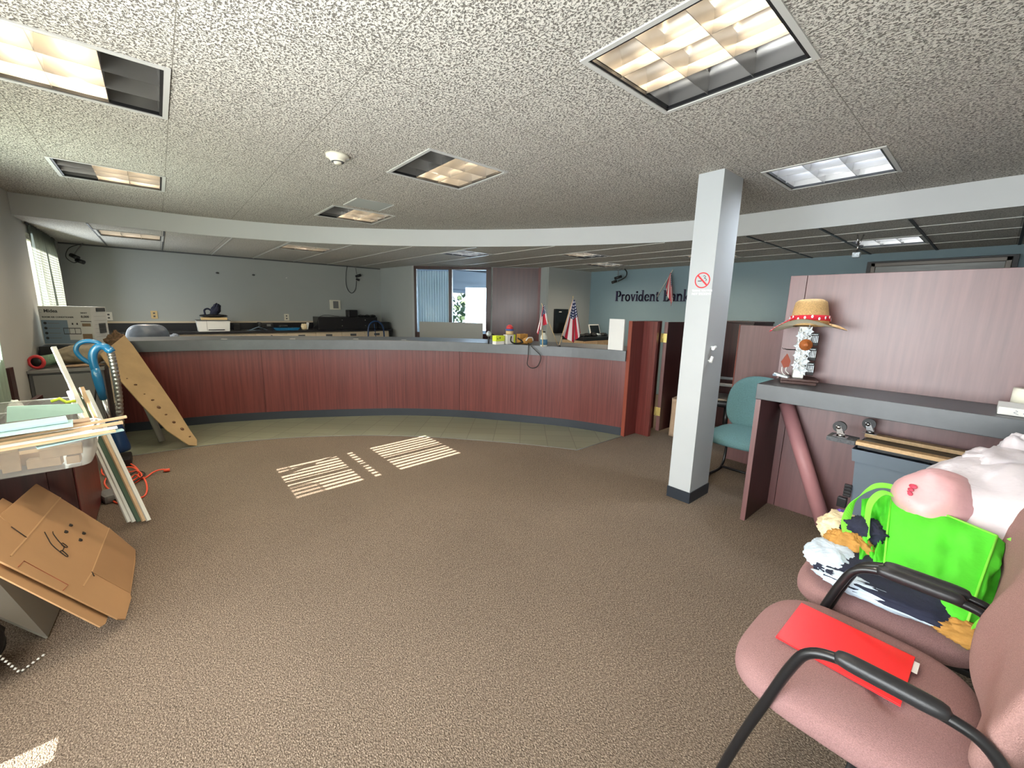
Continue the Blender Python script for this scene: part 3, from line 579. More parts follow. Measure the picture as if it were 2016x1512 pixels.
for (x, y), s in zip(((.568, 5.95), (1.25, 5.70), (1.93, 5.40), (2.42, 5.02)), lp):
    b = MB(); b.box((x-.03, y-.012, 1.0105), (x+.03, y+.012, 1.013), rot=Matrix.Rotation(R(-35), 3, 'Z')); tag(b.build('paper_scrap', 'paper'), f'tiny white paper strip on the {s} of the curved countertop', 'paper', 'paper scraps on the teller counter')
# gate, wing walls and door by the counter end
t = thing('wing_wall', 'mahogany wing panel joining the right end of the teller counter', 'partition', (4.3, 2.6, 0))
b = MB(); b.box((4.02, 2.642, 0), (4.65, 2.682, 1.342), .002); b.build('panel', 'mahog', t)
b = MB(); b.box((4.012, 2.640, 0), (4.020, 2.684, 1.343)); b.build('tinted_end', 'litwoodedge', t)  # window light on the panel end painted as a lighter strip
b = MB(); b.box((4.25, 2.47, 0), (4.30, 2.641, 1.342), .002); b.build('post', 'mahog', t)
t = thing('gate_door', 'low dark swing door with two brass hinges, standing open', 'door', (4.40, 2.42, 0))
b = MB(); b.box((4.36, 2.40, .07), (5.15, 2.44, 1.34), .002); b.build('panel', 'mahog_dark', t)  # darker wood tone stands for the side turned from the windows
b = MB(); b.box((4.352, 2.40, .07), (4.36, 2.44, 1.34)); b.build('tinted_end', 'mahog_pink', t)  # pink tone paints the window light on the door's end
for z in (1.16, .30):
    b = MB(); b.box((4.348, 2.400, z-.05), (4.352, 2.475, z+.05)); b.tube([(4.345, 2.447, z-.052), (4.345, 2.447, z+.052)], .006, 8); b.build('hinge', 'brass', t)
t = thing('low_partition', 'low mauve wood partition behind the teal chair', 'partition', (4.27, 1.0, 0))
b = MB(); b.box((4.25, -.2, 0), (4.29, 1.60, 1.345), .002); b.build('panel', 'mahog_pink', t)
b = MB(); b.box((4.245, 1.60, 0), (4.295, 1.607, 1.347)); b.build('tinted_end', 'litwoodedge', t)
t = thing('dark_cabinet', 'dark brown cabinet standing behind the low partition', 'cabinet', (5.6, 1.9, 0))
b = MB(); b.box((5.3, 1.85, 0), (5.95, 2.25, 1.34), .003); b.build('body', 'mahog_dark', t)
b = MB(); b.box((5.29, 1.84, 1.34), (5.96, 2.26, 1.36), .003); b.build('top', 'mahog_dark', t)
# white board standing on the counter end
b = MB(); b.box((3.93, 2.70, 1.0105), (3.955, 2.88, 1.36), .002, rot=Matrix.Rotation(R(12), 3, 'Z')); tag(b.build('laminate_board', 'paper'), 'small scuffed white panel standing on the right end of the teller counter', 'panel')
# ------------------------------------------------------------------ standing desk and partitions on the right
t = thing('tall_partition', 'tall wide mauve mahogany partition behind the standing desk', 'partition', (3.5, .2, 0))
b = MB(); b.box((3.48, -.58, 0), (3.52, .909, 1.725), .002); b.build('panel', 'mahog_pink', t)
b = MB(); b.box((3.48, .912, 0), (3.52, 1.012, 1.725), .002); b.build('end_panel', 'mahog_pink', t)
t = thing('standing_desk', 'standing writing desk with thick dark slate top against the tall partition', 'desk', (3.26, .2, 0))
b = MB(); b.box((3.035, -.58, .885), (3.479, .992, .99), .003); b.build('desktop', 'slate', t)
b = MB(); b.box((3.04, .955, 0), (3.478, .985, .884), .001); b.build('side_panel', 'mahog_dark', t)  # dark wood paints in the shade on the leg's inner side
b = MB(); b.box((3.032, .9545, 0), (3.0395, .9855, .884)); b.build('tinted_end', 'mahog_pink', t)  # front of the leg in a pinker tone, as lit by the windows
t = thing('ledge_card_box', 'flat white box with handwriting on the right end of the standing desk', 'box', (3.3, -.2, .9905))
b = MB(); b.box((3.12, -.34, .992), (3.34, -.065, 1.03), .002); b.build('body', 'paper', t)
b = MB()
for k, y in enumerate((-.12, -.15, -.19, -.23)): b.tube(spline([(3.1193, y, 1.02), (3.1193, y-.008, 1.015), (3.1193, y+.004, 1.008), (3.1193, y-.012, 1.002)], 4), .0008, 4)
b.build('handwriting', 'darkblue', t)
b = MB(); b.lathe([(.055, 0), (.055, .11), (.012, .11), (.012, .0)], (3.40, -.16, .9905), 24); tag(b.build('paper_roll', 'offwhite'), 'cream paper roll standing at the back of the standing desk', 'roll')
# --- hat rack
hx, hy = 3.33, .845
t = thing('trinket_rack', 'silver trinket rack hung with small keychains under the straw hat', 'display rack', (hx, hy, .9905), R(20))
def rb(): return MB(Matrix.Translation((hx, hy, .9905)) @ Matrix.Rotation(R(20), 4, 'Z'))
b = rb(); b.box((-.10, -.10, 0), (.10, .10, .018), .003); b.build('base_block', 'darkwood', t)
b = rb(); b.box((-.09, -.11, .019), (.11, .10, .034), .003); b.build('base_plate', 'darkwood', t)
b = rb(); b.box((-.03, -.03, .035), (.03, .03, .385), .003); b.build('post', 'white', t)
random.seed(5)
for k in range(9):
    b = rb(); z = .09+k*.033; s = 1 if k % 2 else -1
    n = 6; P = []
    for q in range(n*2): a = math.pi*q/n; r_ = (.036 if q % 2 == 0 else .02)*random.uniform(.9, 1.1); P.append((-.045-.006*(k % 3), .022*s+r_*math.cos(a)*.8, z+r_*math.sin(a)))
    b.prism(P, (.006, 0, 0)); b.tube([(-.048, .022*s, z+.034), (-.03, .022*s, z+.05)], .003, 5); b.build('keychain', 'silver', t)
for k, z in enumerate((.10, .20, .30)):
    b = rb(); b.box((-.015, -.085, z-.04), (.012, -.035, z+.045), .002); b.build('black_card', 'black', t)
    b = rb()
    for q in range(5): b.box((-.017, -.082+q*.009, z-.02), (-.0155, -.077+q*.009, z+.025))
    b.box((-.017, -.078, z+.032), (-.0155, -.042, z+.037)); b.build('card_print', 'silver', t)
b = rb(); b.lathe([(0, .02), (.015, .018), (.017, .004), (.038, 0), (.038, -.003), (0, -.003)], (0, 0, 0), 18, mt=Matrix.Translation((-.058, -.015, .265)) @ Matrix.Rotation(R(-90), 4, 'Y')); b.build('mini_hat', 'brownleather', t)
b = rb(); b.prism([(-.05, .08, .20), (-.05, .11, .14), (-.05, .09, .10), (-.05, .06, .11), (-.05, .055, .15)], (.01, 0, 0)); b.build('leather_charm', 'rust', t)
b = rb(); b.tube(spline([(-.05, .10, .105), (-.05, .095, .07), (-.05, .07, .045)], 5), .003, 5); b.tube(spline([(-.05, .075, .105), (-.05, .075, .08), (-.05, .055, .06)], 5), .003, 5); b.build('white_cord', 'white', t)
b = rb(); b.tube([(-.03, .03, .225), (-.04, .09, .225), (-.045, .10, .235)], .002, 5); b.tube([(-.03, .03, .228), (-.04, .105, .228), (-.045, .115, .238)], .002, 5); b.build('hook', 'armtube', t)
t = thing('small_packet', 'small clear packet of trinkets on the rack base', 'packet', (3.29, .90, 1.027))
b = MB(); b.box((3.235, .875, 1.0265), (3.275, .965, 1.045), .006, rot=Matrix.Rotation(R(12), 3, 'X')); b.build('body', 'silver', t)
b = MB(); b.box((3.231, .945, 1.030), (3.234, .967, 1.044), .001); b.build('blue_spot', 'boxblue', t)
# --- straw hat
hc = Vector((3.30, .815, 1.385))
t = thing('straw_hat', 'straw cowboy hat with red bandana band on top of the trinket rack', 'hat', hc)
tilt = Matrix.Translation(hc) @ Matrix.Rotation(R(4), 4, 'Y') @ Matrix.Rotation(R(-3), 4, 'X')
def brimz(x, y): return -.75*abs(y)**1.9 + .30*max(0, -x-.08)*max(0, 1-(y/.19)**2) + .25*max(0, x-.06)
def brim(dz): return lambda u, v: ((.095+.075*v)*math.cos(2*math.pi*u), (.090+.118*v)*math.sin(2*math.pi*u), dz+brimz((.095+.075*v)*math.cos(2*math.pi*u), (.090+.118*v)*math.sin(2*math.pi*u)))
b = MB(tilt); b.grid(brim(.003), 48, 8, closedu=True); b.build('brim', 'straw', t)
b = MB(tilt); b.grid(brim(0), 48, 8, closedu=True); b.build('brim_underside', 'brimunder', t)
b = MB(tilt)
def crown(u, v):
    a = 2*math.pi*u
    if v < .7: k = v/.7; r_ = 1-.18*k**1.5; z = .15*k
    else: k = (v-.7)/.3; r_ = .82*(1-k**1.8); z = .15+.028*math.sin(k*math.pi*.55)-.016*max(0, k-.5)
    return (.106*r_*math.cos(a), .108*r_*math.sin(a), z-.004)
b.grid(crown, 40, 20, closedu=True); b.build('crown', 'straw', t)
b = MB(tilt); b.grid(lambda u, v: ((.109-.002*v)*math.cos(2*math.pi*u), (.111-.002*v)*math.sin(2*math.pi*u), .026+.034*v), 40, 3, closedu=True); band = b.build('bandana_band', 'bandana', t, solid=.002)
b = MB(tilt)
for q in range(18):
    a = 2*math.pi*q/18; n = Vector((math.cos(a), math.sin(a), 0)); b.disc((.111*math.cos(a), .113*math.sin(a), .043+.008*math.sin(q*2.1)), n, .007, .001, 8, 1.5)
b.build('bandana_print', 'letterwhite', band)
b = MB(tilt)
tl = spline([(-.085, .07, .044), (-.09, .125, .008), (-.075, .165, -.014), (-.045, .215, -.045)], 8)
for i in range(len(tl)-1):
    p, q = tl[i], tl[i+1]; w0, w1 = .016*(1-i/30), .016*(1-(i+1)/30); b.poly([p+Vector((-w0, -w0*.4, 0)), q+Vector((-w1, -w1*.4, 0)), q+Vector((w1, w1*.4, .004)), p+Vector((w0, w0*.4, .004))])
tail = b.build('bandana_tail', 'bandana', t, solid=.003)
b = MB(tilt)
for i in range(3, len(tl)-1, 3): b.disc(tl[i]+Vector((-.003, 0, .005)), (0, 0, 1), .005, .0012, 8, 1.5)
b.build('bandana_print', 'letterwhite', tail)
# --- things under the standing desk
b = MB(); b.tube([(3.435, .915, .815), (3.31, .56, .05)], .047, 20); tag(b.build('wrapping_roll', 'maroontube'), 'long dull maroon paper roll leaning on the partition under the desk', 'roll')
t = thing('storage_tote', 'grey blue plastic storage tote standing under the desk', 'storage bin', (3.2, 0, 0))
def taper(b, x0, x1, y0, y1, z0, z1, ins, t_=.004, bev=.0):
    P = lambda k, z: [(x0+k, y0+k, z), (x1-k, y0+k, z), (x1-k, y1-k, z), (x0+k, y1-k, z)]
    a, c, d, e_ = P(ins, z0), P(0, z1), P(t_, z1), P(ins+t_, z0+t_)
    for i in range(4):
        j = (i+1) % 4; b.poly([a[i], a[j], c[j], c[i]]); b.poly([c[i], c[j], d[j], d[i]]); b.poly([d[i], d[j], e_[j], e_[i]])
    b.poly(a); b.poly(e_); return b
b = MB(); taper(b, 3.09, 3.40, -.50, .43, 0, .62, .03); b.build('body', 'tote', t)
b = MB(); taper(b, 3.07, 3.42, -.52, .45, .60, .675, .008); b.build('rim', 'tote', t)
b = MB(); b.box((3.06, .43, .30), (3.10, .475, .36), .004)
for k in range(4): b.box((3.075, .42, .37+k*.02), (3.10, .455, .385+k*.02), .002)
b.build('buckle', 'black', t)
t = thing('furniture_dolly', 'wooden furniture dolly lying upside down on the storage tote', 'dolly', (3.25, 0, .68))
for x0 in (3.08, 3.34):
    b = MB(); b.box((x0, -.50, .70), (x0+.06, .44, .722), .002, rot=Matrix.Rotation(R(0), 3, 'X')); b.build('rail', 'softwood', t)
b = MB(); b.box((3.07, .44, .695), (3.20, .58, .722), .004); b.build('carpet_pad', 'greycarpet', t)
b = MB(); b.box((3.09, -.50, .682), (3.39, .43, .698), .002); b.build('dark_board', 'black', t)
for x, y in ((3.12, .52), (3.37, .42), (3.12, -.22), (3.37, -.3)):
    b = MB(); b.box((x-.03, y-.035, .7225), (x+.03, y+.035, .726)); b.lathe([(.022, 0), (.02, .012), (.012, .016)], (x, y, .726), 14)
    b.prism([(x-.013, y-.018, .738), (x-.013, y+.018, .738), (x-.013, y+.03, .79), (x-.013, y+.005, .79)], (.003, 0, 0)); b.prism([(x+.011, y-.018, .738), (x+.011, y+.018, .738), (x+.011, y+.03, .79), (x+.011, y+.005, .79)], (.003, 0, 0)); b.disc((x-.016, y+.015, .78), (-1, 0, 0), .012, .003)
    c = b.build('caster', 'chrome', t)
    b = MB(); b.tube([(x-.010, y+.012, .782), (x+.010, y+.012, .782)], .034, 22); b.build('wheel', 'black', c)
# --- teal waiting chair
t = thing('waiting_chair', 'teal patterned guest chair half hidden behind the standing desk', 'chair', (3.74, 1.28, 0))
def pillow(b, fn, nu=48, nv=20): b.grid(fn, nu, nv, closedu=True); return b
def squircle(a, ex):
    c, s = math.cos(a), math.sin(a); return math.copysign(abs(c)**(2/ex), c), math.copysign(abs(s)**(2/ex), s)
def cushion(b, c, hx_, hy_, zlo, zhi, ex=4, crown=.012, dimples=(), drop=0, nu=56, nv=26):
    c = Vector(c)
    def fn(u, v):
        x, y = squircle(2*math.pi*u, ex); phi = math.pi*v
        rd = math.sin(phi)**.35 if 0 < v < 1 else 0; zz = -math.cos(phi); zz = math.copysign(abs(zz)**.7, zz)
        if v < .25 or v > .75: rd = (math.sin(phi)**.35)
        px, py = x*hx_*rd, y*hy_*rd; z = (zlo+zhi)/2+zz*(zhi-zlo)/2
        if zz > 0: z += crown*(1-(px/hx_)**2)*(1-(py/hy_)**2)
        z -= drop*max(0, (py/hy_-.45))**2*1.6
        for dx, dy in dimples:
            if zz > 0: z -= .014*math.exp(-((px-dx)**2+(py-dy)**2)/.00035)+.006*math.exp(-((px-dx)**2+(py-dy)**2)/.004)
        return (c.x+px, c.y+py, c.z+z)
    b.grid(fn, nu, nv, closedu=True); return b
Mt = Matrix.Translation((3.74, 1.28, 0)) @ Matrix.Rotation(R(90), 4, 'Z')        # local +y faces -x
b = MB(Mt); cushion(b, (0, 0, 0), .24, .26, .35, .455, drop=.02); b.build('seat', 'teal', t)
def backrest(b, hw, z0, z1, y0, lean, th, curve=.05, top=2.6, wr=0):
    H_ = (z1-z0)/2; zc = (z0+z1)/2
    def fn(u, v):
        x, z = squircle(2*math.pi*u, top); phi = math.pi*v; rd = math.sin(phi)**.35 if 0 < v < 1 else 0; k = -math.cos(phi); k = math.copysign(abs(k)**.8, k)
        X = x*hw*rd; Z = z*H_*rd
        Y = y0 + k*th/2*1.0 - lean*(Z+H_) + curve*(X/hw)**2 + wr*nz((X*5, Z*6, 0), 1, 2)
        return (X, Y, zc+Z)
    b.grid(fn, 56, 20, closedu=True); return b
b = MB(Mt); backrest(b, .25, .40, .90, -.24, .18, .07); b.build('backrest', 'teal', t)
b = MB(Mt)
for s in (-1, 1): b.tube(spline([(s*.22, -.22, .42), (s*.22, -.26, .20), (s*.22, -.20, .02), (s*.22, .05, .012), (s*.22, .22, .02), (s*.21, .24, .12), (s*.20, .18, .34)], 6), .012, 10)
b.tube([(-.22, -.20, .02), (.22, -.20, .02)], .012, 8)
b.build('frame', 'armtube', t)
# --- hidden office bits beyond the column
t = thing('office_chair', 'black office armchair glimpsed right of the column behind the wing wall', 'chair', (4.95, 1.90, 0))
Mt = Matrix.Translation((4.95, 1.90, 0)) @ Matrix.Rotation(R(200), 4, 'Z')
b = MB(Mt); cushion(b, (0, 0, 0), .25, .24, .40, .50); b.build('seat', 'black', t)
b = MB(Mt); backrest(b, .23, .52, 1.0, -.24, .1, .06); b.build('backrest', 'black', t)
b = MB(Mt)
for s in (-1, 1): b.box((s*.27-.03, -.12, .66), (s*.27+.03, .14, .69), .01)
b.build('armrest', 'greymetal', t)
b = MB(Mt); b.tube([(0, 0, .05), (0, 0, .40)], .03, 12)
for k in range(5): a = 2*math.pi*k/5; b.tube([(0, 0, .10), (.26*math.cos(a), .26*math.sin(a), .06)], .018, 8); b.lathe([(0, 0), (.025, .01), (.025, .04), (0, .05)], (.26*math.cos(a), .26*math.sin(a), 0), 10)
b.build('base', 'black', t)
t = thing('paper_bag', 'tall brown kraft paper bag on the carpet beside the column', 'bag', (4.62, 2.29, 0))
b = MB()
def fn(u, v):
    x, y = squircle(2*math.pi*u, 7); k = 1-.04*math.sin(v*3); w_ = .006*nz((x*3, y*3, v*5), 1, 4)
    return (4.62+.12*x*k+w_, 2.29+.07*y*k+w_, .46*v+.012*nz((x*2, y*2, 0), 1.5, 9)*(v > .9))
b.grid(fn, 48, 12, closedu=True); b.build('sack', 'kraft', t, solid=.002)
b = MB(); cushion(b, (4.62, 2.29, 0), .105, .058, .28, .42); b.build('contents', 'fur', t)
# ------------------------------------------------------------------ mauve armchairs
def blob(b, c, rad, seed=0, amp=.2, sc=3, ex=2.6, nu=40, nv=20, rot=0, tiltx=0, tilty=0, fine=.35):
    T = Matrix.Translation(c) @ Matrix.Rotation(rot, 4, 'Z') @ Matrix.Rotation(tiltx, 4, 'X') @ Matrix.Rotation(tilty, 4, 'Y'); rad = Vector(rad); mn = min(rad)
    def fn(u, v):
        x, y = squircle(2*math.pi*u, ex); phi = math.pi*v; d = Vector((x*math.sin(phi), y*math.sin(phi), -math.cos(phi)))
        k = 1+amp*nz(d, sc, seed)+amp*fine*abs(nz(d, sc*3.1, seed+1))
        p = Vector((d.x*rad.x*k, d.y*rad.y*k, d.z*rad.z*k)); return T @ p
    b.grid(fn, nu, nv, closedu=True); return b
def armchair(label, loc):
    t = thing('armchair', label, 'chair', loc, 0, 'mauve armchairs in a row')
    b = MB(); cushion(b, (0, .055, 0), .262, .262, .375, .482, ex=3.4, crown=.010, dimples=((-.09, -.08), (.10, -.08)), drop=.03, nu=80, nv=60); local(b, 'seat', 'mauve', t)
    b = MB(); backrest(b, .255, .47, .93, -.205, .20, .085, curve=.05, top=3.0, wr=.02); local(b, 'backrest', 'mauve2', t)
    b = MB(); b.box((-.17, -.20, .352), (.17, .18, .374), .005); b.box((-.04, -.26, .36), (.04, -.19, .60), .005); local(b, 'seat_pan', 'black', t)
    for s in (-1, 1):
        x = s*.262
        b = MB(); b.tube(spline([(x, .29, .0), (x, .265, .12), (x, .225, .28), (x, .18, .44), (x, .145, .56), (x, .115, .625), (x, .06, .652), (x, -.02, .652), (x, -.12, .650), (x, -.175, .635), (x, -.215, .58), (x, -.235, .48), (x, -.245, .36), (x, -.27, .15), (x, -.29, 0)], 5), .0125, 12); local(b, 'arm_frame', 'armtube', t)
        b = MB()
        def pf(u, v):
            a = 2*math.pi*u; e_ = (1-abs(2*v-1)**6)**.35 if 0 < v < 1 else 0
            c_, s_ = squircle(a, 2.6); return (x+.021*c_*e_, .07-.20*v, .658+.017*s_*e_)
        b.grid(pf, 20, 24, closedu=True); local(b, 'arm_pad', 'armrubber', t)
    b = MB(); b.tube([(-.262, .0, .365), (.262, .0, .365)], .011, 10); b.tube([(-.262, -.27, .15), (.262, -.27, .15)], .011, 10); local(b, 'crossbar', 'armtube', t)
    return t
ch = armchair('mauve armchair nearest the camera with a red folder on its seat', (1.405, .065, 0))
c2 = copy_tree(ch); c2.location = (1.975, .055, 0); c2['label'] = 'mauve armchair loaded with clothes and the lime green bag'
t = thing('red_folder', 'bright red plastic folder lying on the nearest armchair seat', 'folder', (1.43, .15, .49))
rz = Matrix.Rotation(R(-1), 4, 'Z')
b = MB(Matrix.Translation((1.432, .148, .4935)) @ rz)
b.box((-.117, -.139, 0), (.117, .139, .002)); b.box((-.117, -.139, .0032), (.117, .139, .005), .0008); b.box((.1155, -.139, 0), (.117, .139, .005)); b.build('cover', 'red', t)
b = MB(Matrix.Translation((1.50, .022, .4955)) @ rz); b.box((-.025, -.026, 0), (.03, .05, .0006)); b.build('paper_sheet', 'paper', t)
# --- clothes and bags
def cloth(name, m, c, rad, label, seed, **k):
    k['amp'] = k.get('amp', .2)*.55; k['sc'] = 2.4; k['fine'] = 1.1; k['nu'] = 72; k['nv'] = 36
    b = MB(); blob(b, c, rad, seed, **k); o = b.build(name, m); return tag(o, label, 'clothes', None)
cloth('folded_cloth', 'navy', (1.98, .10, .525), (.25, .22, .045), 'dark navy cloth at the bottom of the clothes pile', 3, amp=.2, ex=3.5)
cloth('folded_cloth', 'lightblue', (1.90, .275, .535), (.11, .085, .034), 'pale blue cloth bunched at the front left corner of the clothes pile', 5, amp=.28, ex=3)
cloth('folded_cloth', 'lightblue', (1.765, .12, .52), (.035, .17, .03), 'pale blue cloth edge hanging along the left side of the pile', 6, amp=.3, ex=3)
cloth('folded_cloth', 'floral', (2.14, .30, .56), (.12, .07, .05), 'cream floral cloth on the far corner of the clothes pile', 8, amp=.35, ex=3)
cloth('folded_cloth', 'mustard', (1.99, .245, .565), (.05, .07, .045), 'mustard cloth peeking between the pale blue and navy clothes', 9, amp=.5, ex=3)
cloth('folded_cloth', 'mustard', (1.76, -.09, .515), (.04, .07, .03), 'mustard cloth by the backrest under the lime green bag', 10, amp=.5, ex=3)
cloth('folded_cloth', 'navy', (2.06, .215, .61), (.07, .07, .045), 'navy bundle beside the left handles of the lime green bag', 12, amp=.45, ex=2.6)
cloth('folded_cloth', 'purple', (2.30, .335, .52), (.04, .045, .05), 'small purple cloth by the foot of the maroon roll', 14, amp=.4)
b = MB(); b.box((2.07, .262, .622), (2.12, .292, .6226), rot=Matrix.Rotation(R(25), 3, 'Y')); t = tag(b.build('price_tag', 'paper'), 'white paper tag on the cream floral cloth', 'tag')
def panel(b, TL, TR, BR, BL, amp=.012, seed=0, nu=26, nv=20, sag=0, n=None, sc=6):
    TL, TR, BR, BL = map(Vector, (TL, TR, BR, BL)); n = n or ((TR-TL).cross(BL-TL)).normalized()
    def fn(u, v):
        p = TL.lerp(TR, u).lerp(BL.lerp(BR, u), v); ed = (4*u*(1-u))**.5*(4*v*(1-v))**.5
        return p+n*(amp*nz((u*1.5, v*1.5, 0), sc/2, seed)*ed*2+amp*.5*nz((u*3, v, 0), sc, seed+1)*ed+sag*ed)
    b.grid(fn, nu, nv); return b
t = thing('tote_bag', 'lime green reusable tote bag on top of the clothes pile', 'bag', (2.0, .05, .52))
TL, TR = Vector((2.22, .175, .735)), Vector((2.075, -.108, .735)); BL, BR = Vector((1.86, .125, .535)), Vector((1.735, -.075, .515))
nb = ((TR-TL).cross(BL-TL)).normalized(); nb = nb if nb.z < 0 else -nb      # points down/back
dp = nb*.10
b = MB(); panel(b, TL, TR, BR, BL, .016, 3, sag=.015, n=-nb); b.build('front_panel', 'green', t)
b = MB(); panel(b, TL+dp*1.2, TR+dp*1.2, BR+dp, BL+dp, .008, 5, n=nb); b.build('back_panel', 'green', t)
b = MB(); panel(b, TL+Vector((-.03, .085, -.045)), TL, BL, BL+Vector((.03, .075, .03)), .03, 7, sag=.01); b.build('side_gusset', 'green', t)
b = MB(); panel(b, TR, TR+dp*1.2+Vector((.05, -.05, 0)), BR+dp, BR, .02, 9); b.build('side_gusset', 'green', t)
b = MB(); panel(b, BL, BR, BR+dp, BL+dp, .006, 11); b.build('bottom', 'green', t)
b = MB()
for P in ((TL, TR), (TR, BR), (TL, BL), (BL, BR)): b.tube([P[0], P[0].lerp(P[1], .5)-nb*.006, P[1]], .0035, 6)
b.build('binding', 'greenedge', t)
def strap(pts, w, wd=(0, 0, 1), name='handle'):
    P = spline(pts, 9); b = MB(); wd = Vector(wd)
    for i in range(len(P)-1):
        p, q = P[i], P[i+1]; t0 = (P[min(i+1, len(P)-1)]-P[max(i-1, 0)]).normalized(); t1 = (P[min(i+2, len(P)-1)]-P[i]).normalized()
        a = (wd-t0*wd.dot(t0)).normalized()*w/2; c = (wd-t1*wd.dot(t1)).normalized()*w/2; b.poly([p-a, q-c, q+c, p+a])
    b.build(name, 'greenedge', t, solid=.0015)
strap([TL+Vector((.06, -.05, .01)), TL+Vector((.03, .03, .02)), TL+Vector((-.02, .07, .0)), TL+Vector((-.10, .10, -.05)), TL+Vector((-.19, .10, -.10)), TL+Vector((-.26, .075, -.13))], .032, (1, -.2, .3))
strap([TL+Vector((-.03, -.03, .0)), TL+Vector((-.05, .02, .015)), TL+Vector((-.12, .045, -.02)), TL+Vector((-.20, .035, -.09)), TL+Vector((-.24, .02, -.12))], .03, (1, .5, .2))
strap([TR+Vector((.02, -.03, 0)), TR+Vector((-.03, -.075, -.01)), TR+Vector((-.14, -.075, -.08)), BR+Vector((.04, -.035, .05)), BR+Vector((.01, -.02, .02))], .026, (1, -1, .6))
t = thing('shopping_bag', 'big white plastic shopping bag showing pink things, behind the lime green bag', 'bag', (2.45, -.1, .5))
b = MB(); blob(b, (2.46, -.13, .70), (.32, .25, .20), 21, amp=.16, sc=1.9, ex=2.3, nu=64, nv=36, rot=R(-35)); b.build('body', 'plasticbag', t)
b = MB(); blob(b, (2.26, .05, .735), (.15, .12, .13), 24, amp=.10, sc=1.5, ex=2.1, nu=48, nv=24, rot=R(-30)); pk = b.build('pink_inner_bag', 'pinkbag', t)
b = MB()
for k in range(6):
    a = R(196-k*13); n_ = Vector((-.78+.03*k, .60-.02*k, .02+.10*k)).normalized(); b.disc((2.26+.15*n_.x*1.04, .05+.12*n_.y*1.04, .735+.13*n_.z*1.04), n_, .011+.004*(k % 2), .003, 10, .6)
b.build('red_print', 'pinkred', pk)
b = MB(); blob(b, (2.56, -.10, .88), (.15, .10, .05), 27, amp=.35, sc=2.2, ex=2.2, rot=R(-20)); blob(b, (2.68, -.14, .92), (.05, .05, .07), 28, amp=.4, sc=2, ex=2.2); b.build('knotted_top', 'plasticbag', t)
b = MB(); blob(b, (2.26, -.21, .79), (.07, .05, .04), 29, amp=.15, sc=1.6); b.build('pink_content', 'pinkbag', t)
t = thing('side_table', 'small dark table under the white shopping bag', 'table', (2.55, -.15, 0))
b = MB(); b.box((2.30, -.40, .47), (2.85, .16, .495), .004); b.build('tabletop', 'mahog_dark', t)
for x, y in ((2.34, -.36), (2.81, -.36), (2.34, .12), (2.81, .12)): b = MB(); b.box((x-.018, y-.018, 0), (x+.018, y+.018, .47)); b.build('leg', 'mahog_dark', t)
# ------------------------------------------------------------------ left side clutter
t = thing('low_desk', 'dark mahogany desk at the left wall carrying the plastic tubs', 'desk', (-.67, 3.65, 0))
b = MB(); b.box((-.945, 3.22, 0), (-.455, 4.13, .56), .002); b.build('body', 'mahog_dark', t)
b = MB(); b.box((-.945, 3.20, .56), (-.437, 4.15, .586), .003); b.build('desktop', 'mahog_dark', t)
b = MB(); b.box((-.90, 3.212, .05), (-.55, 3.2195, .52), .002); b.build('door', 'mahog_dark', t)
b = MB(); b.box((-.4545, 3.24, .02), (-.447, 4.10, .54), .002); b.build('side_panel', 'mahog', t)
def tub(name, label, x0, x1, y0, y1, z0, z1):
    t = thing(name, label, 'storage bin', ((x0+x1)/2, (y0+y1)/2, z0)); cx, cy, hx_, hy_ = (x0+x1)/2, (y0+y1)/2, (x1-x0)/2, (y1-y0)/2
    def fn(u, v):
        x, y = squircle(2*math.pi*u, 7); k = (.90+.10*v); return (cx+hx_*x*k, cy+hy_*y*k, z0+(z1-z0)*v)
    b = MB(); b.grid(fn, 60, 4, closedu=True); b.build('wall', 'clear', t)
    b = MB(); P = [(cx+(hx_)*squircle(2*math.pi*k/60, 7)[0], cy+(hy_)*squircle(2*math.pi*k/60, 7)[1], z1) for k in range(60)]; b.tube(P, .008, 8, closed=True, flat=.6); b.build('rim', 'clear', t)
    b = MB(); b.poly([(cx+hx_*.9*squircle(2*math.pi*k/60, 7)[0], cy+hy_*.9*squircle(2*math.pi*k/60, 7)[1], z0+.001) for k in range(60)]); b.build('bottom', 'clear', t)
    return t
tub('plastic_tub', 'clear plastic tub of wood blocks overhanging the desk front, nearest the camera', -.93, -.32, 2.96, 3.40, .588, .75)
tub('plastic_tub', 'clear plastic tub at the back of the low desk, behind the mint board', -.93, -.46, 3.72, 4.10, .588, .77)
BL_ = [((-.66, 3.03, .60), (-.60, 3.09, .70), 8), ((-.58, 3.05, .595), (-.46, 3.10, .64), -4), ((-.53, 3.03, .645), (-.38, 3.09, .69), 3), ((-.44, 3.02, .60), (-.39, 3.08, .64), 0), ((-.70, 3.12, .60), (-.50, 3.20, .66), 10), ((-.86, 3.04, .60), (-.72, 3.12, .68), -6)]
pos = ['at the left end of', 'low in the front of', 'upper front in', 'in the right corner of', 'deeper inside', 'by the wall end of']
for (lo, hi, a), s in zip(BL_, pos):
    b = MB(); b.box(lo, hi, .002, rot=Matrix.Rotation(R(a), 3, 'Z')); tag(b.build('wood_block', 'lathtan'), f'tan wood offcut {s} the nearest clear tub', 'wood block', 'wood offcuts in the tub')
def plank(name, m, p, q, wd, th, label, cat, grp=None, side=None):
    p, q = Vector(p), Vector(q); d = (q-p).normalized(); s = Vector(side).normalized() if side else Vector((d.y, -d.x, 0)).normalized(); s = (s-d*s.dot(d)).normalized(); n = d.cross(s)
    b = MB(); b.prism([p-s*wd/2-n*th/2, p+s*wd/2-n*th/2, p+s*wd/2+n*th/2, p-s*wd/2+n*th/2], q-p); return tag(b.build(name, m), label, cat, grp)
G = 'offcuts heaped on the near tub'
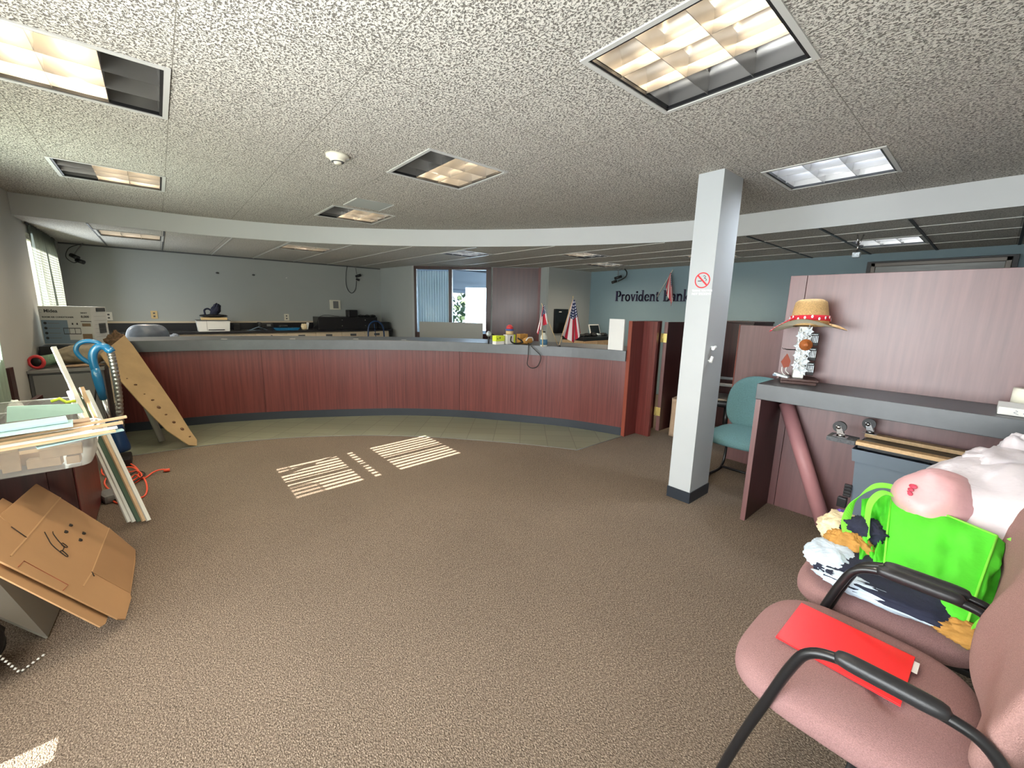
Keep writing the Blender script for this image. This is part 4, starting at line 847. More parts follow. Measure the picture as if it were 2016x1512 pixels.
plank('wood_lath', 'lathtan', (-.90, 2.91, .770), (-.19, 3.03, .815), .028, .010, 'long tan lath reaching farthest right over the near tub', 'lath', G)
plank('wood_lath', 'lathtan', (-.90, 2.865, .768), (-.205, 2.975, .798), .030, .012, 'tan lath just below the longest one on the near tub', 'lath', G)
plank('wood_lath', 'drywall', (-.90, 2.82, .762), (-.225, 2.925, .786), .030, .009, 'whitish lath under the tan laths on the near tub', 'lath', G)
plank('wood_lath', 'lathtan', (-.92, 2.79, .757), (-.23, 2.885, .778), .028, .008, 'thin tan lath at the bottom of the bundle on the near tub', 'lath', G)
plank('wood_lath', 'aquaboard', (-.50, 2.845, .752), (-.205, 2.93, .768), .035, .007, 'aqua tipped offcut poking from under the laths', 'lath', G)
plank('gypsum_offcut', 'drywall', (-.92, 2.98, .800), (-.40, 3.02, .815), .09, .012, 'white gypsum offcut under the aqua boards on the near tub', 'board', G)
plank('gypsum_offcut', 'kraft', (-.62, 3.03, .795), (-.335, 3.07, .812), .08, .012, 'broken brown-edged gypsum offcut right of the aqua boards', 'board', G)
plank('gypsum_board', 'aquaboard', (-.93, 2.92, .832), (-.41, 3.01, .842), .13, .011, 'upper pale aqua gypsum board in the heap on the near tub', 'board', G)
plank('gypsum_board', 'aquaboard', (-.93, 2.90, .818), (-.385, 2.96, .828), .13, .011, 'lower pale aqua gypsum board in the heap on the near tub', 'board', G)
b = MB(); b.prism([(-.70, 3.47, .765), (-.40, 3.47, .775), (-.42, 3.485, .83), (-.69, 3.485, .85)], (0, .012, 0)); tag(b.build('gypsum_board', 'mintboard'), 'mint green gypsum board standing on edge between the tubs', 'board')
b = MB(); b.tube([(-.535, 3.56, .845), (-.50, 3.56, .858), (-.475, 3.56, .833), (-.435, 3.56, .836)], .009, 8); tag(b.build('yellow_strap', 'yellow'), 'bright lime yellow strap above the mint board', 'strap')
b = MB(); blob(b, (-.80, 4.22, .63), (.05, .05, .13), 31, amp=.15); tag(b.build('white_jar', 'white'), 'white rounded object behind the far tub', 'container')
plank('skirting_board', 'mahog_dark', (-.93, 4.95, 0), (-.935, 4.98, .90), .12, .02, 'dark wood board leaning against the left wall behind the mint curtain', 'board', None, (0, 1, 0))
plank('skirting_board', 'mahog_dark', (-.93, 4.42, .56), (-.78, 4.85, .66), .03, .06, 'reddish board sloping up behind the far tub', 'board', None, (1, 0, 0))
# leaning bundle of strips beside the tubs
S = [('gypsum_strip', 'drywall', (-.258, 3.485, .012), (-.534, 3.90, 1.139), .022, 'longest white strip in the bundle leaning by the tubs'),
     ('gypsum_strip', 'greenboard', (-.232, 3.470, .012), (-.457, 3.80, .842), .024, 'dark green edged strip in the leaning bundle'),
     ('gypsum_strip', 'lathtan', (-.208, 3.458, .012), (-.430, 3.80, .880), .020, 'tan strip right of the dark green one in the leaning bundle'),
     ('gypsum_strip', 'drywall', (-.186, 3.448, .012), (-.406, 3.79, .857), .020, 'rightmost whitish strip in the leaning bundle'),
     ('gypsum_strip', 'drywall', (-.282, 3.50, .012), (-.488, 3.81, .861), .020, 'ragged white strip at the left of the leaning bundle')]
for nm, m_, p, q, wd, lb in S: plank(nm, m_, p, q, wd, .02, lb, 'strip', 'strips leaning beside the tubs', (1, .5, 0))
# flattened cardboard box leaning towards the desk
th = R(54); cs, sn = math.cos(th), math.sin(th)
def cpt(y, s, o=0): return Vector((-.235-s*cs+o*sn, y, s*sn+o*cs))
t = thing('flattened_box', 'flattened brown cardboard box with black marker scrawl leaning by the desk', 'cardboard box', (-.3, 2.75, 0))
out = [(2.352, .553), (2.42, .60), (2.67, .64), (3.169, .592), (3.172, .465), (3.149, .18), (3.07, 0.01), (2.931, .004), (2.582, .016), (2.555, .01), (2.36, .03), (2.335, .065)]
b = MB(); b.prism([cpt(y, s, -.006) for y, s in out], cpt(0, 0, .006)-cpt(0, 0, 0)); b.build('sheet', 'card', t)
b = MB(); b.prism([cpt(y, s, .0005) for y, s in ((2.598, .219), (3.149, .181), (3.068, .012), (2.585, .02))], cpt(0, 0, .0015)-cpt(0, 0, 0)); b.build('end_flap', 'carddark', t)
b = MB(); b.prism([cpt(y, s, .0005) for y, s in ((2.605, .514), (3.171, .467), (3.168, .59), (2.665, .637))], cpt(0, 0, .0012)-cpt(0, 0, 0)); b.build('top_flap', 'card', t)
b = MB(); b.prism([cpt(y, s, -.022) for y, s in ((2.30, .545), (2.75, .62), (2.9, .05), (2.30, .10), (2.262, .12))], cpt(0, 0, .005)-cpt(0, 0, 0)); b.build('under_sheet', 'card', t)
b = MB()
for y, s in ((2.931, .373), (2.84, .382), (2.923, .303), (2.836, .309)): b.lathe([(0, 0), (.016, 0), (.016, .0008), (0, .0008)], cpt(y, s, .0008), 16, mt=Matrix.Rotation(R(90)-th, 4, 'Y'), sx=.7)
b.build('hand_hole', 'ink', t)
b = MB()
for L in (((2.729, .463), (2.69, .44), (2.648, .41), (2.618, .347), (2.63, .338), (2.648, .366), (2.632, .372), (2.618, .347)), ((2.772, .433), (2.75, .425), (2.71, .39), (2.692, .36), (2.705, .352), (2.716, .376), (2.70, .38), (2.685, .365), (2.648, .366))): b.tube([cpt(p.x, p.y, .002) for p in spline([(a, c, 0) for a, c in L], 6)], .0018, 5)
b.build('marker_scrawl', 'ink', t)
b = MB()
P = [(2.365, .492), (2.425, .484), (2.406, .299), (2.350, .312)]
b.tube([cpt(y, s, .001) for y, s in P], .0014, 4)
for k in range(7): b.box(cpt(2.76+k*.013, .092)-Vector((.004, .004, .001)), cpt(2.76+k*.013, .092)+Vector((.004, .004, .001)), rot=Matrix.Rotation(th, 3, 'Y'))
b.build('red_print', 'redink', t)
b = MB(); b.tube([cpt(2.598, .219, .002), cpt(2.57, .205, .003)], .002, 4); b.build('slot_cut', 'ink', t)
b = MB(); b.tube([cpt(2.605, .514, .002), cpt(2.625, .584, .003)], .002, 4); b.tube([cpt(2.414, .532, .0008), cpt(2.605, .514, .0008)], .0012, 4)
b.build('slot_cut', 'ink', t)
for P in (((3.172, .465), (2.605, .514)), ((3.149, .182), (2.60, .219)), ((2.605, .514), (2.414, .532)), ((2.592, .218), (2.45, .24))):
    b = MB(); b.prism([cpt(P[0][0], P[0][1]-.003, .0016), cpt(P[0][0], P[0][1]+.003, .0016), cpt(P[1][0], P[1][1]+.003, .0016), cpt(P[1][0], P[1][1]-.003, .0016)], cpt(0, 0, .0006)-cpt(0, 0, 0)); b.build('fold_crease', 'cardcrease', t)
b = MB(); b.prism([cpt(y, s, -.030) for y, s in ((2.62, .67), (2.90, .66), (2.90, .50), (2.5, .50))], cpt(0, 0, .006)-cpt(0, 0, 0)); tag(b.build('cardboard_sheet', 'card'), 'small piece of cardboard peeking out behind the flattened box', 'cardboard')
t = thing('foam_board', 'grey foam board leaning under the flattened box', 'board', (-.55, 2.6, 0))
b = MB(); b.prism([(-.51, 2.455, 0), (-.495, 2.75, 0), (-.83, 2.78, .62), (-.90, 2.50, .52)], (.006, -.001, .005)); b.build('sheet', 'foam', t)
b = MB(); blob(b, (-.74, 2.33, .14), (.15, .12, .14), 41, amp=.12); tag(b.build('trash_bag', 'matteblack'), 'black bag in the dark corner at the left border', 'bag')
t = thing('bead_string', 'white beaded string on the carpet at the lower left border', 'string', (-.56, 2.2, 0))
b = MB()
for k in range(13):
    u = k/12; p = Vector((-.60, 2.28, .11)).lerp(Vector((-.553, 2.27, .006)), min(1, u*1.6)) if u < .62 else Vector((-.553, 2.27, .006)).lerp(Vector((-.50, 2.33, .006)), (u-.62)/.38)
    b.lathe([(0, -.006), (.006, 0), (0, .006)], p, 8)
b.build('beads', 'white', t)
# grey cabinet and the heap on it
t = thing('metal_cabinet', 'grey metal two door cabinet against the left wall', 'cabinet', (-.70, 6.0, 0))
b = MB(); b.box((-.945, 5.57, .03), (-.46, 6.05, .77), .003); b.build('body', 'greydark', t)
b = MB(); b.box((-.948, 5.55, .77), (-.45, 6.06, .80), .004); b.build('top', 'greymetal', t)
for x0, x1 in ((-.92, -.705), (-.70, -.49)): b = MB(); b.box((x0, 5.56, .06), (x1, 5.57, .75), .003); b.build('door', 'greymetal', t)
b = MB(); b.box((-.945, 5.58, 0), (-.46, 6.05, .03)); b.build('plinth', 'black', t)
t = thing('mesh_roll', 'green mesh roll with a red plastic ring end on the grey cabinet', 'roll', (-.88, 5.7, .8))
b = MB(); b.tube([(-.885, 5.66, .866), (-.76, 5.92, .872)], .050, 20); b.build('roll', 'mesh', t)
b = MB(); q = Vector((.43, .9, 0)).to_track_quat('Z', 'Y').to_matrix().to_4x4(); b.lathe([(.040, -.006), (.063, -.008), (.066, .004), (.052, .016), (.038, .012), (.040, -.006)], (-.893, 5.645, .866), 28, mt=q); b.build('ring', 'redplastic', t)
b = MB(); b.disc((-.8935, 5.6435, .866), (-.43, -.9, 0), .041, .004); b.build('dark_hole', 'black', t)
b = MB(); blob(b, (-.60, 5.82, .905), (.17, .13, .10), 51, amp=.22, sc=1.8, ex=3, nu=56, nv=28); tag(b.build('canvas_bag', 'beigecloth'), 'rumpled beige canvas bundle on the grey cabinet', 'bag')
b = MB(); blob(b, (-.60, 5.68, .812), (.14, .06, .010), 52, amp=.4, sc=3); tag(b.build('paper_scraps', 'kraft'), 'flat tan scraps at the front of the grey cabinet top', 'scraps')
b = MB(); blob(b, (-.37, 6.02, .985), (.08, .06, .10), 53, amp=.5, sc=3.5, nu=56, nv=30); tag(b.build('shaggy_rug', 'fur'), 'brown shaggy bundle wedged behind the hardboard sheet', 'rug')
b = MB(); b.box((-.93, 6.08, 0), (-.50, 6.60, .972), .004); tag(b.build('storage_crate', 'black'), 'black crate under the air conditioner carton', 'crate')
# air conditioner carton
A_, B_, C_ = Vector((-.925, 6.32, 0)), Vector((-.54, 6.165, 0)), Vector((-.44, 6.41, 0))
t = thing('appliance_carton', 'white printed air conditioner carton on the black crate', 'box', (-.68, 6.35, .974))
D_ = A_+(C_-B_)
b = MB(); b.prism([A_+Vector((0, 0, .974)), B_+Vector((0, 0, .974)), C_+Vector((0, 0, .974)), D_+Vector((0, 0, .974))], (0, 0, .39)); b.build('carton', 'boxprint', t)
ux = (B_-A_).normalized(); un = Vector((ux.y, -ux.x, 0)); vx = (C_-B_).normalized(); vn = Vector((vx.y, -vx.x, 0)); Lf = (B_-A_).length; Ls = (C_-B_).length
def face_rect(b, side, u0, u1, v0, v1, o=.0008):
    O, U, Nn, L = (A_, ux, un, Lf) if side == 0 else (B_, vx, vn, Ls)
    P = [O+U*(u*L)+Nn*o+Vector((0, 0, .974+v*.39)) for u, v in ((u0, v0), (u1, v0), (u1, v1), (u0, v1))]; b.prism(P, Nn*.0006); return b
b = MB(); face_rect(b, 0, .02, .52, .02, .64); face_rect(b, 0, .52, .98, .02, .12); b.build('blue_print', 'boxblue', t)
b = MB()
for k in range(4): b.disc(A_+ux*(Lf*.09)+un*.0016+Vector((0, 0, .974+.39*(.56-.13*k))), un, .013, .0006)
b.build('round_icon', 'boxdark', t)
for q in ((0, .42, .76, .42, .44), (0, .42, .76, .27, .29), (0, .42, .43, .29, .42), (0, .53, .54, .29, .42), (0, .64, .65, .29, .42), (0, .75, .76, .29, .42), (0, .60, .63, .52, .57), (0, .69, .72, .52, .57), (1, .35, .95, .87, .97), (1, .4, .85, .28, .55), (0, .78, .99, .60, .62)): b = MB(); face_rect(b, *q, .0016); b.build('printed_block', 'boxdark', t)
b = MB(); face_rect(b, 0, .80, .97, .48, .56, .0012); face_rect(b, 0, .78, .97, .13, .28, .0012); b.build('photo_print', 'boxbrown', t)
for k in range(4): b = MB(); face_rect(b, 0, .14, .36, .55-.13*k, .565-.13*k, .0016); b.build('printed_line', 'greymetal', t)
for k in range(6): b = MB(); face_rect(b, 1, .15, .95, .74-.11*k, .745-.11*k, .0016); b.build('printed_line', 'greymetal', t)
put_text('brand_lettering', 'Midea', .045, 'boxdark', t, A_+ux*(.10*Lf)+un*.0012+Vector((0, 0, .974+.39*.84)), ux, (0, 0, 1), .0005, .001)
b = MB(); b.tube([A_+ux*(Lf*(.045+.035*math.cos(a)))+un*.0015+Vector((0, 0, .974+.39*.87+.014*math.sin(a))) for a in [R(40+i*25) for i in range(11)]], .0016, 4); b.build('brand_swirl', 'boxblue', t)
put_text('lettering', 'ROOM AIR CONDITIONER', .021, 'boxdark', t, A_+ux*(.05*Lf)+un*.0012+Vector((0, 0, .974+.39*.70)), ux, (0, 0, 1), .0005, .0006)
put_text('lettering', '8,000', .030, 'boxdark', t, A_+ux*(.80*Lf)+un*.0012+Vector((0, 0, .974+.39*.71)), ux, (0, 0, 1), .0005, .001)
put_text('lettering', 'SMART', .018, 'boxdark', t, A_+ux*(.80*Lf)+un*.0012+Vector((0, 0, .974+.39*.82)), ux, (0, 0, 1), .0005, .0005)
# hardboard sheet, cardboard tube
BP = [(-.295, 5.95, 1.077), (-.237, 5.884, .973), (-.11, 5.668, .693), (.037, 5.417, .366), (.131, 5.225, .133), (.173, 5.158, .044), (.164, 5.084, .006), (.101, 5.056, .033), (-.046, 5.094, .197), (-.191, 5.215, .423), (-.332, 5.367, .668), (-.41, 5.46, .811), (-.462, 5.549, .927)]
t = thing('hardboard_sheet', 'stained tan hardboard sheet with pointed foot leaning on the counter end', 'board', (0, 5.5, 0))
nn = (Vector(BP[4])-Vector(BP[0])).cross(Vector(BP[12])-Vector(BP[0])).normalized(); nn = nn if nn.y < 0 else -nn
b = MB(); b.prism(BP, -nn*.008); b.build('sheet', 'plywood', t)
b = MB()
random.seed(4)
for k in range(9):
    u = k/8; p = Vector((-.33, 5.40, .66)).lerp(Vector((.09, 5.10, .07)), u)+Vector((.03, .04, .02))+Vector((random.uniform(-.01, .02), random.uniform(0, .02), random.uniform(-.01, .02))); p = p-nn*((p-Vector(BP[0])).dot(nn))+nn*.0006
    b.disc(p, nn, random.uniform(.010, .022), .0004, 9, random.uniform(.4, 1))
b.build('stain', 'oldstain', t)
b = MB(); b.tube([(-.10, 5.36, .03), (-.245, 5.62, .62)], .028, 16); tag(b.build('cardboard_tube', 'foam'), 'dull cardboard tube half hidden behind the hardboard sheet', 'tube')
# upright vacuum
t = thing('vacuum_cleaner', 'blue upright vacuum with curved handle and grey hose', 'vacuum cleaner', (-.40, 4.9, 0))
Y = 4.9
b = MB(); b.tube(spline([(-.352, Y, 1.015), (-.37, Y, 1.045), (-.41, Y, 1.052), (-.447, Y, 1.01), (-.460, Y, .94), (-.455, Y, .86)], 8), [.030]*41, 14); b.tube([(-.356, Y, 1.03), (-.338, Y, 1.0)], [.033, .030], 14); b.tube([(-.455, Y, .87), (-.450, Y, .79), (-.443, Y, .70), (-.434, Y, .60)], [.030, .034, .032, .026], 14); b.build('handle_neck', 'bluepl', t)
b = MB(); b.tube(spline([(-.460, Y, .90), (-.52, Y, .955), (-.548, Y, 1.02), (-.53, Y, 1.075), (-.48, Y, 1.10), (-.42, Y, 1.09), (-.385, Y, 1.05)], 8), .017, 12); b.build('loop_grip', 'bluepl', t)
b = MB(); b.tube([(-.434, Y, .61), (-.414, Y+.01, .30)], .022, 14); b.build('wand', 'chrome', t)
b = MB(); hp = spline([(-.345, Y, 1.0), (-.338, Y, .85), (-.336, Y, .65), (-.348, Y, .45), (-.36, Y, .25)], 22); b.tube(hp, [.026+.002*math.sin(i*1.6) for i in range(len(hp))], 12); b.build('hose', 'steel', t)
b = MB(); b.tube(spline([(-.40, Y, .40), (-.385, Y-.02, .25), (-.37, Y-.03, .12)], 6), [.045, .05, .055, .06, .06, .06, .062, .064, .066, .068, .068, .066, .06], 16); b.build('motor_body', 'darkblue', t)
b = MB(); b.box((-.47, Y-.16, .0), (-.31, Y+.06, .09), .02); b.build('floor_head', 'black', t)
b = MB(); b.tube(spline([(-.47, Y+.03, .70), (-.50, Y+.03, .50), (-.48, Y+.02, .30), (-.45, Y, .16)], 8), .006, 8); b.tube(spline([(-.44, Y+.03, .60), (-.40, Y+.03, .45), (-.41, Y+.02, .30)], 8), .006, 8); b.build('power_cord', 'cord', t)
# coiled orange extension cord
t = thing('extension_cord', 'tangled orange extension cord on the carpet by the desk', 'cord', (-.35, 4.3, 0))
CP = [(-.075, 4.43), (-.175, 4.42), (-.24, 4.34), (-.286, 4.44), (-.36, 4.36), (-.45, 4.55), (-.50, 4.74), (-.45, 4.95), (-.365, 4.85), (-.275, 4.62), (-.225, 4.32), (-.202, 4.03), (-.245, 3.89), (-.337, 3.885), (-.39, 3.98), (-.40, 4.16), (-.46, 4.40), (-.40, 4.62), (-.30, 4.55), (-.24, 4.42), (-.29, 4.25), (-.36, 4.22), (-.43, 4.42), (-.42, 4.70), (-.34, 4.70), (-.26, 4.50), (-.31, 4.30), (-.38, 4.35), (-.40, 4.55), (-.33, 4.62)]
b = MB(); b.tube([(p.x, p.y, .006+.012*(1+math.sin(i*.35))) for i, p in enumerate(spline([(x, y, 0) for x, y in CP], 9))], .006, 8); b.build('cable', 'orange', t)
b = MB(); b.tube([(-.10, 4.43, .016), (-.06, 4.432, .014)], [.012, .014], 10); b.build('plug', 'orange', t)
b = MB(); b.tube(spline([(-.40, 4.1, .02), (-.30, 4.2, .03), (-.22, 4.42, .02), (-.28, 4.5, .03), (-.34, 4.3, .02), (-.28, 4.0, .01), (-.38, 3.95, .02)], 9), .005, 8); tag(b.build('black_cable', 'cord'), 'thin black cable tangled in the orange extension cord', 'cord')
b = MB(); b.box((-.46, 3.95, .0), (-.34, 4.12, .06), .02, rot=Matrix.Rotation(R(20), 3, 'Z')); tag(b.build('grey_power_tool', 'greymetal'), 'grey flat tool lying by the desk under the orange cord', 'tool')
# ------------------------------------------------------------------ staff side: back counter and its clutter
t = thing('back_counter', 'long cream back counter with black top along the grey back wall', 'counter', (1.3, 8.2, 0))
b = MB(); b.box((-.93, 7.88, .955), (3.56, 8.46, .985), .002); b.build('countertop', 'blacktop', t)
b = MB(); b.box((-.93, 8.46, .985), (3.56, 8.49, 1.10), .001); b.build('backsplash', 'blacktop', t)
b = MB(); b.box((-.93, 8.45, 1.10), (3.56, 8.495, 1.125), .001); b.build('cream_cap', 'cream', t)
b = MB(); b.box((-.93, 7.93, 0), (3.50, 8.44, .955)); b.build('carcass', 'cream', t)
b = MB(); b.box((3.50, 7.90, 0), (3.545, 8.46, .955)); b.build('end_panel', 'black', t)
xs = [-.93, -.42, .10, .62, 1.19, 1.65, 2.12, 2.57, 3.0, 3.49]
for i, (x0, x1) in enumerate(zip(xs[:-1], xs[1:])):
    b = MB(); b.box((x0+.006, 7.915, .62), (x1-.006, 7.93, .945), .002); d = b.build('drawer', 'cream', t)
    if i < 5: b = MB(); b.disc(((x0+x1)/2 if i != 3 else .99, 7.914, .90), (0, -1, 0), .014, .015); b.build('knob', 'greydark', d)
    else: b = MB(); b.box(((x0+x1)/2-.055, 7.905, .868), ((x0+x1)/2+.055, 7.914, .91), .002); b.build('handle', 'greydark', d)
b = MB(); b.box((-.35, 7.78, 0), (.90, 7.80, .905), .002); tag(b.build('pale_plank', 'cream'), 'long pale board standing in front of the left part of the back counter', 'board')
t = thing('printer', 'white inkjet printer on the black back counter', 'printer', (.65, 8.1, .986))
b = MB(); b.prism([(.45, 7.95, .988), (.845, 7.95, .988), (.86, 7.95, 1.15), (.435, 7.95, 1.15)], (0, .30, 0)); b.build('body', 'white', t)
b = MB(); b.box((.43, 7.94, 1.151), (.865, 8.26, 1.162), .002); b.build('lid', 'greydark', t)
b = MB(); b.box((.57, 7.942, 1.005), (.78, 7.949, 1.018)); b.build('paper_slot', 'black', t)
b = MB(); b.box((.555, 7.9475, 1.0), (.558, 7.9495, 1.15)); b.build('seam_line', 'greydark', t)
b = MB(); b.box((.50, 7.98, 1.163), (.83, 8.22, 1.20), .004); tag(b.build('tan_tray', 'tan'), 'tan woven tray on top of the printer', 'tray')
b = MB(); blob(b, (.67, 8.1, 1.225), (.17, .11, .025), 61, amp=.3); tag(b.build('black_pouch', 'black'), 'black and white flat pouch on the tan tray', 'pouch')
t = thing('dark_blue_bag', 'dark blue bag with upright handle loop topping the printer pile', 'bag', (.68, 8.1, 1.25))
b = MB(); blob(b, (.70, 8.1, 1.32), (.06, .06, .10), 62, amp=.25, tilty=R(25)); b.build('body', 'navy', t)
b = MB(); b.tube(spline([(.56, 8.1, 1.245), (.555, 8.1, 1.31), (.60, 8.1, 1.335), (.64, 8.1, 1.30), (.63, 8.1, 1.25)], 6), .013, 8); b.build('handle', 'navy', t)
b = MB(); b.box((.93, 8.2, .987), (1.02, 8.28, 1.09), .004); tag(b.build('black_box', 'black'), 'small black box right of the printer', 'box')
b = MB(); b.tube([(1.12, 8.0, .993), (1.25, 8.0, 1.05), (1.38, 8.0, .995)], .006, 6); b.poly([(1.10, 8.0, .988), (1.3, 8.0, .988), (1.3, 8.2, .99), (1.1, 8.2, .99)]); tag(b.build('open_notebook', 'boxblue'), 'pale folded papers tented on the back counter', 'papers')
t = thing('desk_telephone', 'black desk telephone on the middle of the back counter', 'telephone', (1.36, 8.15, .986))
b = MB(); b.prism([(1.30, 8.05, .987), (1.50, 8.05, .987), (1.50, 8.25, .987), (1.30, 8.25, .987)], (0, .0, .03)); b.box((1.33, 8.14, 1.02), (1.5, 8.22, 1.10), .01); b.build('base', 'black', t)
b = MB(); b.box((1.27, 8.10, 1.03), (1.325, 8.25, 1.12), .015); b.build('handset', 'black', t)
b = MB(); b.box((1.40, 8.135, 1.05), (1.46, 8.139, 1.085)); b.build('display', 'greymetal', t)
t = thing('blue_tray', 'blue plastic tray with black items on the back counter', 'tray', (1.68, 8.05, .986))
b = MB(); b.prism([(1.50, 7.95, .988), (1.84, 7.95, .988), (1.88, 7.95, 1.03), (1.46, 7.95, 1.03)], (0, .2, 0)); b.build('tray', 'bluepl', t)
b = MB(); b.box((1.56, 8.0, 1.032), (1.70, 8.1, 1.07), .01); b.build('black_item', 'black', t)
t = thing('ornate_cup', 'white and brown patterned cup on the back counter', 'cup', (1.96, 8.0, .986))
b = MB(); b.lathe([(.03, 0), (.05, .02), (.055, .07), (.045, .11), (.04, .11), (.035, .02), (0, .02)], (1.96, 8.0, .987), 20); b.build('body', 'floral', t)
b = MB(); b.box((1.98, 7.96, 1.0), (2.02, 7.98, 1.12), .003, rot=Matrix.Rotation(R(12), 3, 'Y')); b.build('handle', 'white', t)
t = thing('drawer_rack', 'low wide black drawer rack at the right end of the back counter', 'rack', (2.9, 8.15, .986))
b = MB(); b.box((2.20, 8.0, .987), (3.30, 8.35, 1.215), .004); b.build('body', 'black', t)
b = MB()
for x in (2.62, 3.06):
    for z in (1.05, 1.16): b.disc((x, 7.999, z), (0, -1, 0), .009, .004)
b.build('knob', 'chrome', t)
b = MB(); b.box((3.32, 8.0, .987), (3.55, 8.4, 1.12), .004); tag(b.build('black_case', 'black'), 'black case beside the wide drawer rack', 'case')
b = MB(); b.box((2.77, 8.08, 1.216), (2.95, 8.25, 1.35), .015); tag(b.build('black_speaker', 'black'), 'boxy black device standing on the drawer rack', 'device')
b = MB(); blob(b, (3.05, 8.15, 1.235), (.07, .05, .022), 64, amp=.4); tag(b.build('black_adapter', 'black'), 'small black adapter right of the boxy device', 'adapter')
for k, x in enumerate((3.16, 3.27)): b = MB(); blob(b, (x, 8.15, 1.235), (.052, .07, .025), 65+k, amp=.3); tag(b.build('black_bundle', 'black'), f'{["left", "right"][k]} dark bundle at the right end of the drawer rack', 'bundle')
b = MB(); b.tube(spline([(2.08, 7.97, 1.0), (2.17, 7.98, 1.12), (2.22, 8.02, 1.21), (2.35, 8.05, 1.25), (2.60, 8.1, 1.222)], 8), .004, 6); tag(b.build('thin_cable', 'cord'), 'thin cable arching over the left end of the drawer rack', 'cable')
# wall plates and spots on the back wall
b = MB(); b.box((2.56, 8.475, 1.345), (2.76, 8.499, 1.53), .004); t = tag(b.build('thermostat', 'offwhite'), 'cream wall control box above the drawer rack', 'thermostat')
b = MB(); b.box((2.62, 8.472, 1.37), (2.72, 8.475, 1.51)); o = b.build('display', 'greymetal', t, shift=False)
for x, z, m_, l in ((-.05, 1.225, 'tan', 'yellowed outlet plate behind the grey chair'), (1.79, 1.195, 'offwhite', 'white outlet plate above the blue tray'), (-.56, 1.20, 'white', 'white framed plate beside the appliance carton')):
    b = MB(); b.box((x-.04, 8.49, z-.06), (x+.04, 8.4995, z+.06), .003); t = tag(b.build('wall_outlet', m_), l, 'outlet')
    b = MB(); b.box((x-.012, 8.487, z+.012), (x+.012, 8.4895, z+.035)); b.build('upper_socket', 'greydark', t); b = MB(); b.box((x-.012, 8.487, z-.035), (x+.012, 8.4895, z-.012)); b.build('lower_socket', 'greydark', t)
for k, (x, z) in enumerate(((.81, 1.915), (1.324, 1.918), (1.835, 1.90))):
    b = MB(); b.disc((x, 8.499, z), (0, -1, 0), .022 if k < 2 else .012, .004, 12, .7); tag(b.build('wall_anchor', 'greydark' if k < 2 else 'white'), ['left dark', 'middle dark', 'right pale'][k]+' old fixing spot high on the back wall', 'wall fixing', 'fixing spots on the back wall')
# cameras
t = thing('security_camera', 'black security camera in the far left corner under the ceiling', 'camera', (-.77, 8.38, 2.2))
b = MB(); b.tube([(-.70, 8.38, 2.198), (-.76, 8.36, 2.10), (-.80, 8.35, 2.03)], .008, 6); b.build('bracket', 'greymetal', t)
b = MB(); b.tube([(-.83, 8.36, 2.03), (-.76, 8.30, 1.99)], .028, 12); b.tube([(-.78, 8.32, 1.965), (-.71, 8.27, 1.935)], .028, 12); b.build('body', 'black', t)
b = MB(); b.tube(spline([(-.72, 8.40, 2.19), (-.84, 8.38, 2.12), (-.88, 8.36, 2.0), (-.82, 8.35, 1.93), (-.76, 8.33, 1.95)], 6), .005, 6); b.build('cable', 'cord', t)
t = thing('security_camera', 'black security camera with long cable loop near the back wall corner', 'camera', (3.07, 8.4, 2.2))
b = MB(); b.tube([(3.06, 8.40, 2.198), (3.07, 8.38, 2.05)], .007, 6); b.build('bracket', 'greymetal', t)
b = MB(); b.tube([(3.05, 8.37, 2.0), (3.12, 8.30, 2.03)], .026, 12); b.tube([(3.05, 8.36, 1.95), (3.10, 8.32, 1.93)], .022, 12); b.build('body', 'black', t)
b = MB(); b.tube(spline([(2.91, 8.42, 2.195), (2.88, 8.42, 2.05), (2.87, 8.42, 1.85), (2.91, 8.42, 1.72), (2.98, 8.42, 1.68), (3.05, 8.42, 1.76), (3.07, 8.40, 1.92)], 8), .006, 6); b.build('cable', 'cord', t)
t = thing('security_camera', 'dark camera hanging above the lettering on the teal wall', 'camera', (6.45, 4.58, 2.2))
b = MB(); b.tube([(6.45, 4.62, 2.198), (6.45, 4.62, 2.08)], .008, 6); b.box((6.42, 4.55, 2.185), (6.48, 4.68, 2.199)); b.build('bracket', 'greymetal', t)
b = MB(); b.tube([(6.40, 4.66, 2.03), (6.48, 4.56, 2.07)], .024, 12); b.tube([(6.38, 4.70, 1.955), (6.44, 4.63, 1.99)], .024, 12); b.build('body', 'black', t)
b = MB(); b.tube(spline([(6.47, 4.50, 2.195), (6.47, 4.45, 2.13), (6.46, 4.47, 2.05), (6.43, 4.60, 1.98)], 6), .010, 6); b.build('cable', 'cord', t)
t = thing('ceiling_bracket', 'small silver bracket hanging from the drop ceiling above the tall partition', 'bracket', (5.04, .955, 2.2))
b = MB(); b.tube([(5.02, .97, 2.199), (5.04, .957, 2.10)], .006, 6); b.tube([(5.06, .93, 2.199), (5.04, .957, 2.10)], .006, 6); b.tube([(5.04, .957, 2.14), (5.04, .957, 2.04)], .007, 6); b.build('stem', 'chrome', t)
b = MB(); b.box((5.01, .93, 1.995), (5.07, .985, 2.04), .003); b.build('clamp', 'silver', t)
